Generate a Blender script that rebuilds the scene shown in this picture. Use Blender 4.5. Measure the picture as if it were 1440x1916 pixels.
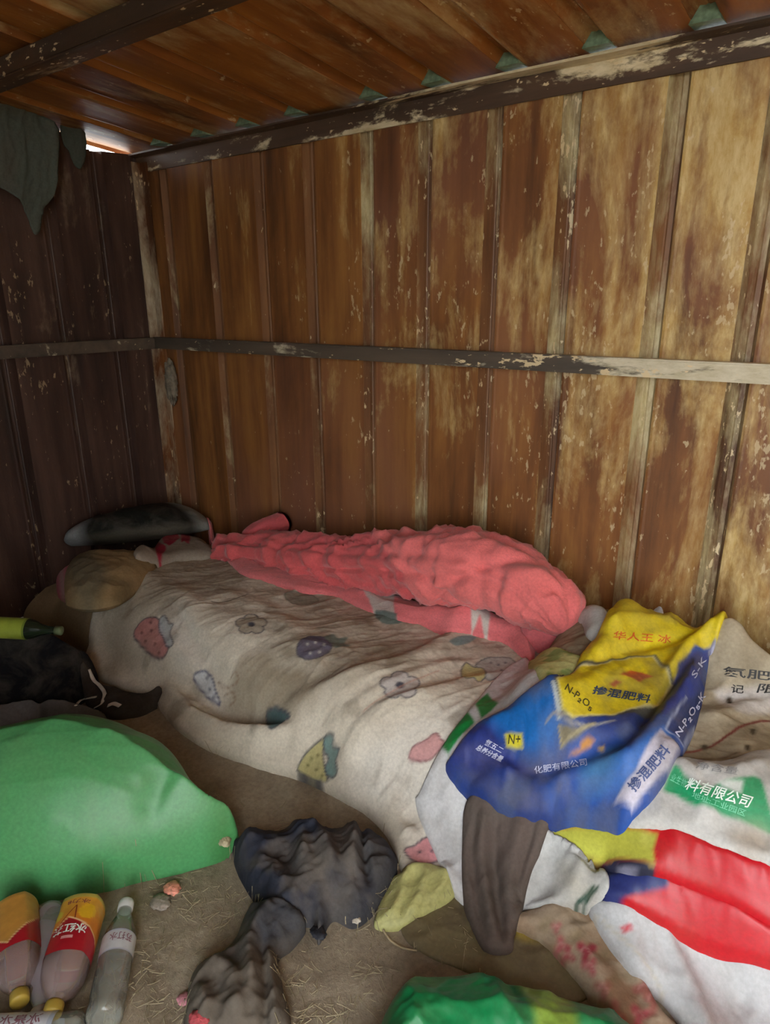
import bpy, bmesh, math, random
import numpy as np
from mathutils import Vector, Matrix

for o in list(bpy.data.objects):
    bpy.data.objects.remove(o, do_unlink=True)
S = bpy.context.scene
C = S.collection
random.seed(7)

# ------------------------------------------------------------------ camera
FPX = 1246.8                                   # focal length in pixels of the 1440x1916 frame
PITCH, ROLL, YAW = math.radians(17.62), math.radians(-.32), math.radians(-36.325)
CAM = np.array([2.602, -1.862, 1.2])
fwd = np.array([math.sin(YAW)*math.cos(PITCH), math.cos(YAW)*math.cos(PITCH), -math.sin(PITCH)])
rgt = np.array([math.cos(YAW), -math.sin(YAW), 0.0])
upv = np.cross(rgt, fwd)
rgt, upv = math.cos(ROLL)*rgt+math.sin(ROLL)*upv, -math.sin(ROLL)*rgt+math.cos(ROLL)*upv
cd = bpy.data.cameras.new('camera')
cam = bpy.data.objects.new('camera', cd)
C.objects.link(cam)
cd.sensor_fit = 'HORIZONTAL'; cd.sensor_width = 36; cd.lens = 36*FPX/1440
cd.clip_start = .02
cam.matrix_world = Matrix(((rgt[0], upv[0], -fwd[0], CAM[0]), (rgt[1], upv[1], -fwd[1], CAM[1]),
                           (rgt[2], upv[2], -fwd[2], CAM[2]), (0, 0, 0, 1)))
S.camera = cam

# ------------------------------------------------------------------ sky and exposure
w = bpy.data.worlds.new('overcast_sky'); S.world = w; w.use_nodes = True
bgn = w.node_tree.nodes['Background']
bgn.inputs['Color'].default_value = (.93, .97, 1.0, 1)
bgn.inputs['Strength'].default_value = 3.2
S.view_settings.view_transform = 'Standard'
S.view_settings.look = 'None'
S.view_settings.gamma = 1
S.view_settings.use_curve_mapping = False
S.view_settings.exposure = 1.95

# ------------------------------------------------------------------ helpers
def srgb(r, g, b):
    f = lambda c: c/12.92 if c <= .04045 else ((c+.055)/1.055)**2.4
    return np.array([f(r/255), f(g/255), f(b/255)])

def tag(o, label=None, cat=None, group=None, kind=None):
    if label: o['label'] = label
    if cat: o['category'] = cat
    if group: o['group'] = group
    if kind: o['kind'] = kind
    return o

def link(name, me, mat=None, parent=None, smooth=False):
    o = bpy.data.objects.new(name, me); C.objects.link(o)
    if mat is not None and me is not None:
        for m in (mat if isinstance(mat, (list, tuple)) else [mat]):
            me.materials.append(m)
    if parent is not None: o.parent = parent
    if smooth and me is not None:
        me.polygons.foreach_set('use_smooth', np.ones(len(me.polygons), dtype=bool))
    return o

def empty(name, loc=(0, 0, 0)):
    o = bpy.data.objects.new(name, None); C.objects.link(o); o.location = loc
    o.empty_display_size = .05
    return o

def pyd(name, v, f):
    me = bpy.data.meshes.new(name); me.from_pydata([tuple(map(float, p)) for p in v], [], f); me.update()
    return me

def ray(px, py):
    return fwd+rgt*((px-720)/FPX)-upv*((py-958)/FPX)
def onz(px, py, z):
    q = ray(px, py); return CAM+q*((z-CAM[2])/q[2])
def ony(px, py, y):
    q = ray(px, py); return CAM+q*((y-CAM[1])/q[1])
def onx(px, py, x):
    q = ray(px, py); return CAM+q*((x-CAM[0])/q[0])

def _hash(ix, iy, seed):
    h = (ix.astype(np.int64)*374761393+iy.astype(np.int64)*668265263+seed*1442695041) & 0x7fffffff
    h = ((h ^ (h >> 13))*1274126177) & 0x7fffffff
    h = (h ^ (h >> 16)) & 0xffff
    return h/65535.0
def vnoise(x, y, seed=0):
    x = np.asarray(x, float); y = np.asarray(y, float)
    ix = np.floor(x).astype(np.int64); iy = np.floor(y).astype(np.int64)
    fx = x-ix; fy = y-iy
    fx = fx*fx*fx*(fx*(fx*6-15)+10); fy = fy*fy*fy*(fy*(fy*6-15)+10)
    a = _hash(ix, iy, seed); b = _hash(ix+1, iy, seed); c = _hash(ix, iy+1, seed); d = _hash(ix+1, iy+1, seed)
    return a+(b-a)*fx+(c-a)*fy+(a-b-c+d)*fx*fy
def fbm(x, y, seed=0, oct=4):
    s = 0; a = .5; t = 0
    for k in range(oct):
        s = s+a*vnoise(x*2**k+k*17.3, y*2**k-k*9.1, seed+k); t += a; a *= .5
    return s/t
def ridged(x, y, seed=0, oct=3):
    s = 0; a = .5; t = 0
    for k in range(oct):
        s = s+a*(1-np.abs(2*vnoise(x*2**k+k*5.7, y*2**k+k*3.1, seed+k)-1))**2; t += a; a *= .5
    return s/t
def crumple(X, Y, scale, ang=0, stretch=1.0, seed=0, warp=.5):
    c, s = math.cos(ang), math.sin(ang)
    u = (X*c+Y*s)*scale/stretch; v = (-X*s+Y*c)*scale
    wx = fbm(u*.7, v*.7, seed+50, 2)-.5; wy = fbm(u*.7+9, v*.7+4, seed+60, 2)-.5
    return ridged(u+wx*2*warp, v+wy*2*warp, seed)-.45

# height field of everything that lies on the floor so far: each layer is laid over the ones below
G = .004
X0, Y0, X1, Y1 = -.06, -2.3, 3.7, .02
NX, NY = int((X1-X0)/G)+1, int((Y1-Y0)/G)+1
H = np.zeros((NY, NX))
gx = X0+G*np.arange(NX); gy = Y0+G*np.arange(NY)
GX, GY = np.meshgrid(gx, gy)

def samp(A, x, y):
    fx = np.clip((np.asarray(x)-X0)/G, 0, NX-1.001); fy = np.clip((np.asarray(y)-Y0)/G, 0, NY-1.001)
    ix = fx.astype(int); iy = fy.astype(int); fx = fx-ix; fy = fy-iy
    return (A[iy, ix]*(1-fx)+A[iy, ix+1]*fx)*(1-fy)+(A[iy+1, ix]*(1-fx)+A[iy+1, ix+1]*fx)*fy

def boxblur(A, r):
    for ax in (0, 1):
        for _ in range(2):
            P = np.pad(A, [(r+1, r) if k == ax else (0, 0) for k in (0, 1)], mode='edge'); c = np.cumsum(P, axis=ax)
            n = A.shape[ax]
            A = ((c[2*r+1:2*r+1+n]-c[:n]) if ax == 0 else (c[:, 2*r+1:2*r+1+n]-c[:, :n]))/(2*r+1)
    return A
TS = np.linspace(.55, 4.6, 1400)
def hit(px, py, lift=0.0, HF=None):
    H = globals()['H'] if HF is None else HF
    q = ray(px, py)
    P = CAM[None]+TS[:, None]*q[None]
    below = P[:, 2] <= samp(H, P[:, 0], P[:, 1])+lift
    i = int(np.argmax(below)) if below.any() else len(TS)-1
    a, b = TS[max(i-1, 0)], TS[i]
    for _ in range(12):
        m = (a+b)/2; p = CAM+m*q
        if p[2] <= samp(H, p[0], p[1])+lift: b = m
        else: a = m
    return CAM+b*q

def to_world(pts, lift=0.0, HF=None):
    out = []
    for p in pts:
        if len(p) == 2: out.append(hit(p[0], p[1], lift, HF)[:2])
        else: out.append(onz(*p)[:2])
    return np.array(out)

def spline(pts, n=6, closed=True):
    pts = np.asarray(pts, float); m = len(pts); out = []
    rng = range(m if closed else m-1)
    for i in rng:
        if closed: p0, p1, p2, p3 = pts[i-1], pts[i], pts[(i+1) % m], pts[(i+2) % m]
        else: p0, p1, p2, p3 = pts[max(i-1, 0)], pts[i], pts[i+1], pts[min(i+2, m-1)]
        for k in range(n):
            t = k/n
            out.append(.5*((2*p1)+(-p0+p2)*t+(2*p0-5*p1+4*p2-p3)*t*t+(-p0+3*p1-3*p2+p3)*t**3))
    if not closed: out.append(pts[-1])
    return np.array(out)

def inside(x, y, poly):
    r = np.zeros(x.shape, bool); n = len(poly)
    for i in range(n):
        x1, y1 = poly[i]; x2, y2 = poly[(i+1) % n]
        if y1 == y2: continue
        c = ((y1 > y) != (y2 > y)) & (x < (x2-x1)*(y-y1)/(y2-y1)+x1)
        r ^= c
    return r
def seg_dist(x, y, pts, closed=False, near=False):
    best = np.full(x.shape, 1e9); bx = np.zeros(x.shape); by = np.zeros(x.shape); sg = np.zeros(x.shape); al = np.zeros(x.shape)
    n = len(pts); m = n if closed else n-1
    for i in range(m):
        a = pts[i]; b = pts[(i+1) % n]; d = b-a; L = d@d
        if L < 1e-14: continue
        t = np.clip(((x-a[0])*d[0]+(y-a[1])*d[1])/L, 0, 1)
        qx = a[0]+t*d[0]; qy = a[1]+t*d[1]
        dd = (x-qx)**2+(y-qy)**2
        k = dd < best
        best = np.where(k, dd, best); bx = np.where(k, qx, bx); by = np.where(k, qy, by)
        sg = np.where(k, np.sign(d[0]*(y-a[1])-d[1]*(x-a[0])), sg); al = np.where(k, (i+t)/m, al)
    if near: return np.sqrt(best), bx, by
    return np.sqrt(best), sg, al

def blur(A, sig):
    r = max(1, int(3*sig/G)); k = np.exp(-.5*(np.arange(-r, r+1)*G/sig)**2); k /= k.sum()
    n0, n1 = A.shape
    P = np.pad(A, r, mode='edge')
    B = np.zeros((n0, P.shape[1]))
    for i, c in enumerate(k): B += c*P[i:i+n0]
    D = np.zeros((n0, n1))
    for i, c in enumerate(k): D += c*B[:, i:i+n1]
    return D

def fold_sum(x, y, folds, lift=0.0):
    z = np.zeros(x.shape)
    for f in folds:
        pts, wl, wr, amp = f
        wp = spline(to_world(pts, lift), 5, False)
        d, sg, al = seg_dist(x, y, wp)
        wd = np.where(sg > 0, wl, wr)
        env = np.clip(np.minimum(al, 1-al)*6, 0, 1)
        z += amp*np.exp(-(d/wd)**2)*(.35+.65*env)
    return z

class Layer: pass

def cloth(name, outline, mat, color=(.5, .5, .5), drape=.02, thick=.006, puff=0.0, puff_w=.1, folds=(), noise=(),
          parent=None, world=False, extra=None, smooth_outline=True, edge=.02, power=.5, lift=0.0, vary=0.0):
    """Lay a sheet over what is already there. outline: pixels on the support, or (px,py,z) on a level, or world x,y."""
    global H
    poly = np.array(outline, float) if world else to_world(outline, 0.0, boxblur(H, 8))
    poly[:, 0] = np.maximum(poly[:, 0], .03); poly[:, 1] = np.minimum(poly[:, 1], -.05)
    if smooth_outline: poly = spline(poly, 6)
    i0 = max(0, int((poly[:, 0].min()-X0)/G)-2); i1 = min(NX-1, int((poly[:, 0].max()-X0)/G)+3)
    j0 = max(0, int((poly[:, 1].min()-Y0)/G)-2); j1 = min(NY-1, int((poly[:, 1].max()-Y0)/G)+3)
    sl = (slice(j0, j1+1), slice(i0, i1+1))
    x = GX[sl].copy(); y = GY[sl].copy()
    cx = x[:-1, :-1]+G/2; cy = y[:-1, :-1]+G/2
    cm = inside(cx, cy, poly)
    vm = np.zeros(x.shape, bool)
    vm[:-1, :-1] |= cm; vm[1:, :-1] |= cm; vm[:-1, 1:] |= cm; vm[1:, 1:] |= cm
    ins = np.zeros(x.shape, int)
    ins[:-1, :-1] += cm; ins[1:, :-1] += cm; ins[:-1, 1:] += cm; ins[1:, 1:] += cm
    bnd = vm & (ins < 4)
    d, qx, qy = seg_dist(x, y, poly, True, True)
    mv = bnd & (d < G*1.7)
    xs_, ys_ = np.where(mv, qx, x), np.where(mv, qy, y)
    d = np.where(inside(x, y, poly), d, 0)
    h0 = H[sl]
    pad = int(3*drape/G)+2
    J0, J1, I0, I1 = max(0, j0-pad), min(NY, j1+1+pad), max(0, i0-pad), min(NX, i1+1+pad)
    sub = H[J0:J1, I0:I1]
    b = blur(sub, drape)[j0-J0:j0-J0+h0.shape[0], i0-I0:i0-I0+h0.shape[1]]
    ef = np.clip(d/edge, 0, 1); ef = ef*ef*(3-2*ef)
    base = blur(np.maximum(b, h0), .012)
    base = h0+(base-h0)*(.55+.45*ef)
    t = np.clip(d/puff_w, 0, 1)
    z = base+thick+puff*np.maximum(0, 1-(1-t)**2)**power
    dz = fold_sum(x, y, folds, lift)
    for nz in noise:
        amp, sc, ang, st, sd = nz
        dz = dz+amp*crumple(x, y, sc, ang, st, sd)
    z = z+dz*(.12+.88*ef)
    if extra is not None: z = z+extra(x, y, d)*ef
    z = np.maximum(z, h0+.0025)
    fx = np.clip((xs_-gx[i0])/G, 0, x.shape[1]-1.001); fy = np.clip((ys_-gy[j0])/G, 0, x.shape[0]-1.001)
    ix = fx.astype(int); iy = fy.astype(int); fx = fx-ix; fy = fy-iy
    bil = lambda A: (A[iy, ix]*(1-fx)+A[iy, ix+1]*fx)*(1-fy)+(A[iy+1, ix]*(1-fx)+A[iy+1, ix+1]*fx)*fy
    z = np.where(mv, bil(z), z); h0b = np.where(mv, bil(h0), h0)
    x, y = xs_, ys_
    hz = np.where(vm, np.maximum(h0, z), h0)
    H[sl] = hz
    # mesh
    idx = -np.ones(x.shape, int); n = int(vm.sum()); idx[vm] = np.arange(n)
    V = np.stack([x[vm], y[vm], z[vm]], 1)
    q = np.stack([idx[:-1, :-1][cm], idx[:-1, 1:][cm], idx[1:, 1:][cm], idx[1:, :-1][cm]], 1)
    low = -np.ones(n, int); bi = idx[bnd]; low[bi] = n+np.arange(len(bi))
    VL = np.stack([x[bnd], y[bnd], np.maximum(h0b[bnd]-.001, z[bnd]-.03)], 1)
    pc = np.pad(cm, 1)
    sk = []
    a = cm & ~pc[:-2, 1:-1]; sk.append(np.stack([idx[:-1, 1:][a], idx[:-1, :-1][a]], 1))
    a = cm & ~pc[2:, 1:-1]; sk.append(np.stack([idx[1:, :-1][a], idx[1:, 1:][a]], 1))
    a = cm & ~pc[1:-1, :-2]; sk.append(np.stack([idx[:-1, :-1][a], idx[1:, :-1][a]], 1))
    a = cm & ~pc[1:-1, 2:]; sk.append(np.stack([idx[1:, 1:][a], idx[:-1, 1:][a]], 1))
    sk = np.concatenate(sk)
    q2 = np.stack([sk[:, 0], sk[:, 1], low[sk[:, 1]], low[sk[:, 0]]], 1)
    V = np.concatenate([V, VL]); Q = np.concatenate([q, q2])
    me = bpy.data.meshes.new(name)
    me.vertices.add(len(V)); me.vertices.foreach_set('co', V.ravel())
    me.loops.add(len(Q)*4); me.loops.foreach_set('vertex_index', Q.ravel().astype(np.int32))
    me.polygons.add(len(Q)); me.polygons.foreach_set('loop_start', np.arange(len(Q), dtype=np.int32)*4)
    me.update(calc_edges=True)
    o = link(name, me, mat, parent, True)
    L = Layer(); L.o = o; L.x = V[:, 0]; L.y = V[:, 1]; L.poly = poly
    L.col = np.tile(np.array([*color, 1.0]), (len(V), 1))
    if vary:
        L.col[:, :3] *= (1+vary*(fbm(V[:, 0]*9, V[:, 1]*9, 3)-.5)*2)[:, None]
    L.done = False
    return L

def paint(L, pts, col, sm=0, world=False, soft=.7, alpha=1.0, ragged=0.0):
    p = np.array(pts) if world else to_world(pts)
    if sm: p = spline(p, sm)
    bx = (L.x > p[:, 0].min()-.03) & (L.x < p[:, 0].max()+.03) & (L.y > p[:, 1].min()-.03) & (L.y < p[:, 1].max()+.03)
    x, y = L.x[bx], L.y[bx]
    d = seg_dist(x, y, p, True)[0]
    sd = np.where(inside(x, y, p), -d, d)
    if ragged: sd = sd+ragged*(fbm(x*60, y*60, 11, 3)-.5)*2
    a = (np.clip(.5-sd/(soft*G*2), 0, 1)*alpha)[:, None]
    L.col[bx, :3] = L.col[bx, :3]*(1-a)+np.array(col)*a

def stroke(L, pts, col, wd=.004, sm=0, alpha=1.0, closed=False):
    p = to_world(pts)
    if sm: p = spline(p, sm, closed)
    d = seg_dist(L.x, L.y, p, closed)[0]
    a = (np.clip((wd/2-d)/(G*.8)+.5, 0, 1)*alpha)[:, None]
    L.col[:, :3] = L.col[:, :3]*(1-a)+np.array(col)*a

def stain(L, col, scale, thr, soft, seed, alpha=.6):
    n = fbm(L.x*scale, L.y*scale, seed, 4)
    a = (np.clip((n-thr)/soft, 0, 1)*alpha)[:, None]
    L.col[:, :3] = L.col[:, :3]*(1-a)+np.array(col)*a

def finish(L):
    at = L.o.data.color_attributes.new('Col', 'FLOAT_COLOR', 'POINT')
    at.data.foreach_set('color', np.clip(L.col, 0, 1).astype(np.float32).ravel())
    return L.o

def cushion(name, fl, fr, br, bl, T, mat, color, seed, amp=.012, n=70):
    """A soft pillow spanned between four corner points (px, py, z), thickest in the middle."""
    P = [onz(*q) for q in (fl, fr, br, bl)]
    for q in P: q[0] = max(q[0], .035); q[1] = min(q[1], -.05)
    t = np.linspace(-1, 1, n); U, V_ = np.meshgrid(t, t)
    u = np.sign(U)*np.abs(U)**.9; v = np.sign(V_)*np.abs(V_)**.9
    pin = np.sqrt(1-.30*v**2); pin2 = np.sqrt(1-.30*u**2)
    a = (u*pin+1)/2; b_ = (v*pin2+1)/2
    B = ((1-a)*(1-b_))[..., None]*P[0]+(a*(1-b_))[..., None]*P[1]+(a*b_)[..., None]*P[2]+((1-a)*b_)[..., None]*P[3]
    nr = np.cross(P[1]-P[0], P[3]-P[0]); nr /= np.linalg.norm(nr)
    if nr[2] < 0: nr = -nr
    prof = (np.clip(1-U**2, 0, 1)*np.clip(1-V_**2, 0, 1))**.42
    x, y = B[..., 0], B[..., 1]
    wr = amp*crumple(x, y, 9, .5, 1.8, seed)+amp*.4*crumple(x, y, 26, .2, 1.5, seed+3)
    top = B+nr*(T*prof+wr*np.clip(prof*2, 0, 1))[..., None]
    bot = B-nr*(T*.55*prof)[..., None]
    top[..., 0] = np.maximum(top[..., 0], .012); top[..., 1] = np.minimum(top[..., 1], -.012)
    bot[..., 0] = np.maximum(bot[..., 0], .010); bot[..., 1] = np.minimum(bot[..., 1], -.010)
    V = np.concatenate([top.reshape(-1, 3), bot.reshape(-1, 3)])
    I = np.arange(n*n).reshape(n, n)
    Q = np.stack([I[:-1, :-1], I[:-1, 1:], I[1:, 1:], I[1:, :-1]], -1).reshape(-1, 4)
    me = bpy.data.meshes.new(name); me.from_pydata(V.tolist(), [], Q.tolist()+(Q[:, ::-1]+n*n).tolist()); me.update()
    ix = np.clip(((top[..., 0]-X0)/G).astype(int), 0, NX-2); iy = np.clip(((top[..., 1]-Y0)/G).astype(int), 0, NY-2)
    for dj in (-1, 0, 1, 2):
        for di in (-1, 0, 1, 2):
            np.maximum.at(H, (np.clip(iy+dj, 0, NY-1), np.clip(ix+di, 0, NX-1)), top[..., 2]-.002)
    o = link(name, me, mat, None, True)
    L = Layer(); L.o = o
    co = np.zeros(len(me.vertices)*3); me.vertices.foreach_get('co', co); co = co.reshape(-1, 3)
    L.x = co[:, 0]; L.y = co[:, 1]; L.col = np.tile(np.array([*color, 1.0]), (len(co), 1))
    L.u = np.r_[U.ravel(), U.ravel()]; L.v = np.r_[V_.ravel(), V_.ravel()]
    return L

# ------------------------------------------------------------------ materials
def nmat(name):
    m = bpy.data.materials.new(name); m.use_nodes = True
    nt = m.node_tree; b = nt.nodes['Principled BSDF']
    return m, nt, b
def node(nt, kind, **kw):
    n = nt.nodes.new(kind)
    for k, v in kw.items():
        if k in n.inputs: n.inputs[k].default_value = v
        else: setattr(n, k, v)
    return n
def ramp(nt, stops, interp='LINEAR'):
    r = nt.nodes.new('ShaderNodeValToRGB'); e = r.color_ramp.elements; r.color_ramp.interpolation = interp
    while len(e) > 1: e.remove(e[-1])
    e[0].position = stops[0][0]; e[0].color = (*stops[0][1], 1)
    for p, c in stops[1:]:
        k = e.new(p); k.color = (*c, 1)
    return r
def noise_node(nt, vec, scale, detail=4, rough=.55, dist=0.0):
    n = nt.nodes.new('ShaderNodeTexNoise'); n.inputs['Scale'].default_value = scale
    n.inputs['Detail'].default_value = detail; n.inputs['Roughness'].default_value = rough
    n.inputs['Distortion'].default_value = dist
    nt.links.new(vec, n.inputs['Vector']); return n
def mapping(nt, vec, sc, loc=(0, 0, 0)):
    m = nt.nodes.new('ShaderNodeMapping'); m.inputs['Scale'].default_value = sc; m.inputs['Location'].default_value = loc
    nt.links.new(vec, m.inputs['Vector']); return m.outputs[0]
def mixc(nt, fac, a, b, mode='MIX'):
    m = nt.nodes.new('ShaderNodeMix'); m.data_type = 'RGBA'; m.blend_type = mode
    for s, v in ((0, fac), (6, a), (7, b)):
        if hasattr(v, 'is_linked') or isinstance(v, bpy.types.NodeSocket): nt.links.new(v, m.inputs[s])
        else: m.inputs[s].default_value = v if s == 0 else (*v, 1)
    return m.outputs[2]

def cloth_mat(name, rough=.9, dirt=(.20, .15, .09), dirt_amt=.35, dirt_scale=6, weave=0.0, weave_scale=900, bump=.25, bump_scale=60,
              spec=.2, sheen=0.0, coat=0.0):
    m, nt, b = nmat(name)
    tc = nt.nodes.new('ShaderNodeTexCoord').outputs['Object']
    at = nt.nodes.new('ShaderNodeAttribute'); at.attribute_name = 'Col'
    n1 = noise_node(nt, tc, dirt_scale, 7, .62, .6)
    r1 = ramp(nt, [(.44, (0, 0, 0)), (.72, (1, 1, 1))]); nt.links.new(n1.outputs[0], r1.inputs[0])
    mu = node(nt, 'ShaderNodeMath', operation='MULTIPLY'); nt.links.new(r1.outputs[0], mu.inputs[0]); mu.inputs[1].default_value = dirt_amt
    c = mixc(nt, mu.outputs[0], at.outputs['Color'], dirt)
    n2 = noise_node(nt, tc, 140, 3)
    r2 = ramp(nt, [(.3, (.86, .86, .86)), (.7, (1.06, 1.06, 1.06))]); nt.links.new(n2.outputs[0], r2.inputs[0])
    c = mixc(nt, 1.0, c, r2.outputs[0], 'MULTIPLY')
    nt.links.new(c, b.inputs['Base Color'])
    b.inputs['Roughness'].default_value = rough
    b.inputs['Specular IOR Level'].default_value = spec
    if sheen: b.inputs['Sheen Weight'].default_value = sheen; b.inputs['Sheen Roughness'].default_value = .5
    if coat: b.inputs['Coat Weight'].default_value = coat; b.inputs['Coat Roughness'].default_value = .25
    bn = noise_node(nt, tc, bump_scale, 5, .6)
    hs = bn.outputs[0]
    if weave:
        wv = nt.nodes.new('ShaderNodeTexWave'); wv.inputs['Scale'].default_value = weave_scale/6.28; nt.links.new(tc, wv.inputs['Vector'])
        wv.bands_direction = 'X'
        ad = node(nt, 'ShaderNodeMath', operation='MULTIPLY_ADD'); nt.links.new(wv.outputs[0], ad.inputs[0]); ad.inputs[1].default_value = weave
        nt.links.new(hs, ad.inputs[2]); hs = ad.outputs[0]
    bp = nt.nodes.new('ShaderNodeBump'); bp.inputs['Strength'].default_value = bump; bp.inputs['Distance'].default_value = .004
    nt.links.new(hs, bp.inputs['Height']); nt.links.new(bp.outputs[0], b.inputs['Normal'])
    return m

def plain(name, col, rough=.6, metal=0, spec=.4, vary=.25, scale=30, bump=.1):
    m, nt, b = nmat(name)
    tc = nt.nodes.new('ShaderNodeTexCoord').outputs['Object']
    n = noise_node(nt, tc, scale, 4)
    r = ramp(nt, [(.3, tuple(np.array(col)*(1-vary))), (.7, tuple(np.minimum(np.array(col)*(1+vary), 1)))])
    nt.links.new(n.outputs[0], r.inputs[0]); nt.links.new(r.outputs[0], b.inputs['Base Color'])
    b.inputs['Roughness'].default_value = rough; b.inputs['Metallic'].default_value = metal; b.inputs['Specular IOR Level'].default_value = spec
    if bump:
        bp = nt.nodes.new('ShaderNodeBump'); bp.inputs['Strength'].default_value = bump; bp.inputs['Distance'].default_value = .003
        nt.links.new(n.outputs[0], bp.inputs['Height']); nt.links.new(bp.outputs[0], b.inputs['Normal'])
    return m

def rust_mat(name, axis='z', across='x', paint_bias=0.0, paint=((.42, .29, .12), (.60, .50, .29)), rust=((.030, .011, .005), (.125, .042, .012), (.30, .115, .028)), grad=None, gloss=.55, speck=1.0, seed=0, soot=False, sharp=.20):
    """Old painted sheet metal: rust with vertical runs, peeling tan paint, pale flakes."""
    m, nt, b = nmat(name)
    tc = nt.nodes.new('ShaderNodeTexCoord').outputs['Object']
    oi = nt.nodes.new('ShaderNodeObjectInfo')
    loc = nt.nodes.new('ShaderNodeVectorMath'); loc.operation = 'SCALE'; loc.inputs[0].default_value = (1.7, 2.3, 1.1)
    rs = node(nt, 'ShaderNodeMath', operation='MULTIPLY'); nt.links.new(oi.outputs['Random'], rs.inputs[0]); rs.inputs[1].default_value = .35
    nt.links.new(rs.outputs[0], loc.inputs['Scale'])
    ad = nt.nodes.new('ShaderNodeVectorMath'); ad.operation = 'ADD'; nt.links.new(tc, ad.inputs[0]); nt.links.new(loc.outputs[0], ad.inputs[1])
    v = ad.outputs[0]
    def sc(run, cross):
        return tuple(run if a == axis else cross for a in 'xyz')
    o = (seed*3.1, seed*1.7, seed*2.3)
    patch = noise_node(nt, mapping(nt, v, sc(1.1, 4.0), o), 1.0, 6, .62, .4)
    runs = noise_node(nt, mapping(nt, v, sc(1.3, 20.0), o), 1.0, 4, .55, .25)
    fine = noise_node(nt, mapping(nt, v, sc(16, 48), o), 1.0, 6, .7, .2)
    # rust tone
    s1 = node(nt, 'ShaderNodeMath', operation='MULTIPLY_ADD'); nt.links.new(runs.outputs[0], s1.inputs[0]); s1.inputs[1].default_value = .42
    s0 = node(nt, 'ShaderNodeMath', operation='MULTIPLY'); nt.links.new(patch.outputs[0], s0.inputs[0]); s0.inputs[1].default_value = .58
    nt.links.new(s0.outputs[0], s1.inputs[2])
    rr = ramp(nt, [(.34, rust[0]), (.47, rust[1]), (.64, rust[2])]); nt.links.new(s1.outputs[0], rr.inputs[0])
    if soot:
        hn = noise_node(nt, mapping(nt, v, sc(.9, 1.6), (3+o[0], 5, 9)), 1.0, 3, .5, .3)
        hr = ramp(nt, [(.48, (0, 0, 0)), (.66, (.8, .8, .8))]); nt.links.new(hn.outputs[0], hr.inputs[0])
        rust_col = mixc(nt, hr.outputs[0], rr.outputs[0], (.24, .10, .055))
    else: rust_col = rr.outputs[0]
    # paint that is left: patches, streaks, and more of it along the gradient
    p1 = noise_node(nt, mapping(nt, v, sc(1.9, 5.0), (4+o[0], 7, 2)), 1.0, 7, .66, .5)
    a1 = node(nt, 'ShaderNodeMath', operation='MULTIPLY_ADD'); nt.links.new(runs.outputs[0], a1.inputs[0]); a1.inputs[1].default_value = .34
    nt.links.new(p1.outputs[0], a1.inputs[2])
    a2 = node(nt, 'ShaderNodeMath', operation='MULTIPLY_ADD'); nt.links.new(fine.outputs[0], a2.inputs[0]); a2.inputs[1].default_value = .16
    nt.links.new(a1.outputs[0], a2.inputs[2])
    src = a2.outputs[0]
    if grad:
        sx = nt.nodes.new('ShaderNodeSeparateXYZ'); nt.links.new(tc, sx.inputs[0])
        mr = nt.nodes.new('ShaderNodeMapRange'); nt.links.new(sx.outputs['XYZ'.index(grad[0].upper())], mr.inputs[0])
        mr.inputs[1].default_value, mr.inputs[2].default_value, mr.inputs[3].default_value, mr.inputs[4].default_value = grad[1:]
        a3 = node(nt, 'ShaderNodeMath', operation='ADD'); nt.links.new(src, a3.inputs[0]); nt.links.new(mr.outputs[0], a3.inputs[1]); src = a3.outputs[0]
    if soot:
        sz = nt.nodes.new('ShaderNodeSeparateXYZ'); nt.links.new(tc, sz.inputs[0])
        mz = nt.nodes.new('ShaderNodeMapRange'); nt.links.new(sz.outputs[2], mz.inputs[0])
        mz.inputs[1].default_value, mz.inputs[2].default_value, mz.inputs[3].default_value, mz.inputs[4].default_value = .4, 1.3, -.07, .03
        a5 = node(nt, 'ShaderNodeMath', operation='ADD'); nt.links.new(src, a5.inputs[0]); nt.links.new(mz.outputs[0], a5.inputs[1]); src = a5.outputs[0]
    rp = ramp(nt, [(.80-paint_bias, (0, 0, 0)), (.80+sharp-paint_bias, (.92, .92, .92))]); nt.links.new(src, rp.inputs[0])
    pcn = ramp(nt, [(.35, paint[0]), (.65, paint[1])]); nt.links.new(fine.outputs[0], pcn.inputs[0])
    c = mixc(nt, rp.outputs[0], rust_col, pcn.outputs[0])
    # pale flakes
    f2 = noise_node(nt, mapping(nt, v, sc(26, 60), (1, 2+o[1], 3)), 1.0, 3, .6)
    g2 = noise_node(nt, mapping(nt, v, sc(2.2, 7), (8, 1, 5+o[2])), 1.0, 3)
    mm = node(nt, 'ShaderNodeMath', operation='MULTIPLY_ADD'); nt.links.new(g2.outputs[0], mm.inputs[0]); mm.inputs[1].default_value = .5; nt.links.new(f2.outputs[0], mm.inputs[2])
    src2 = mm.outputs[0]
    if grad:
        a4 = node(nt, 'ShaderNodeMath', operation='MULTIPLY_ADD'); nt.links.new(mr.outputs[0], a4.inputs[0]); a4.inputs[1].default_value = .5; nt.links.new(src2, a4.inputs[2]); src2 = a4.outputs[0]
    rf = ramp(nt, [(.93, (0, 0, 0)), (.97, (speck,)*3)]); nt.links.new(src2, rf.inputs[0])
    c = mixc(nt, rf.outputs[0], c, (.68, .55, .33))
    nt.links.new(c, b.inputs['Base Color'])
    b.inputs['Roughness'].default_value = gloss; b.inputs['Specular IOR Level'].default_value = .45
    bp = nt.nodes.new('ShaderNodeBump'); bp.inputs['Strength'].default_value = .35; bp.inputs['Distance'].default_value = .003
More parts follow.
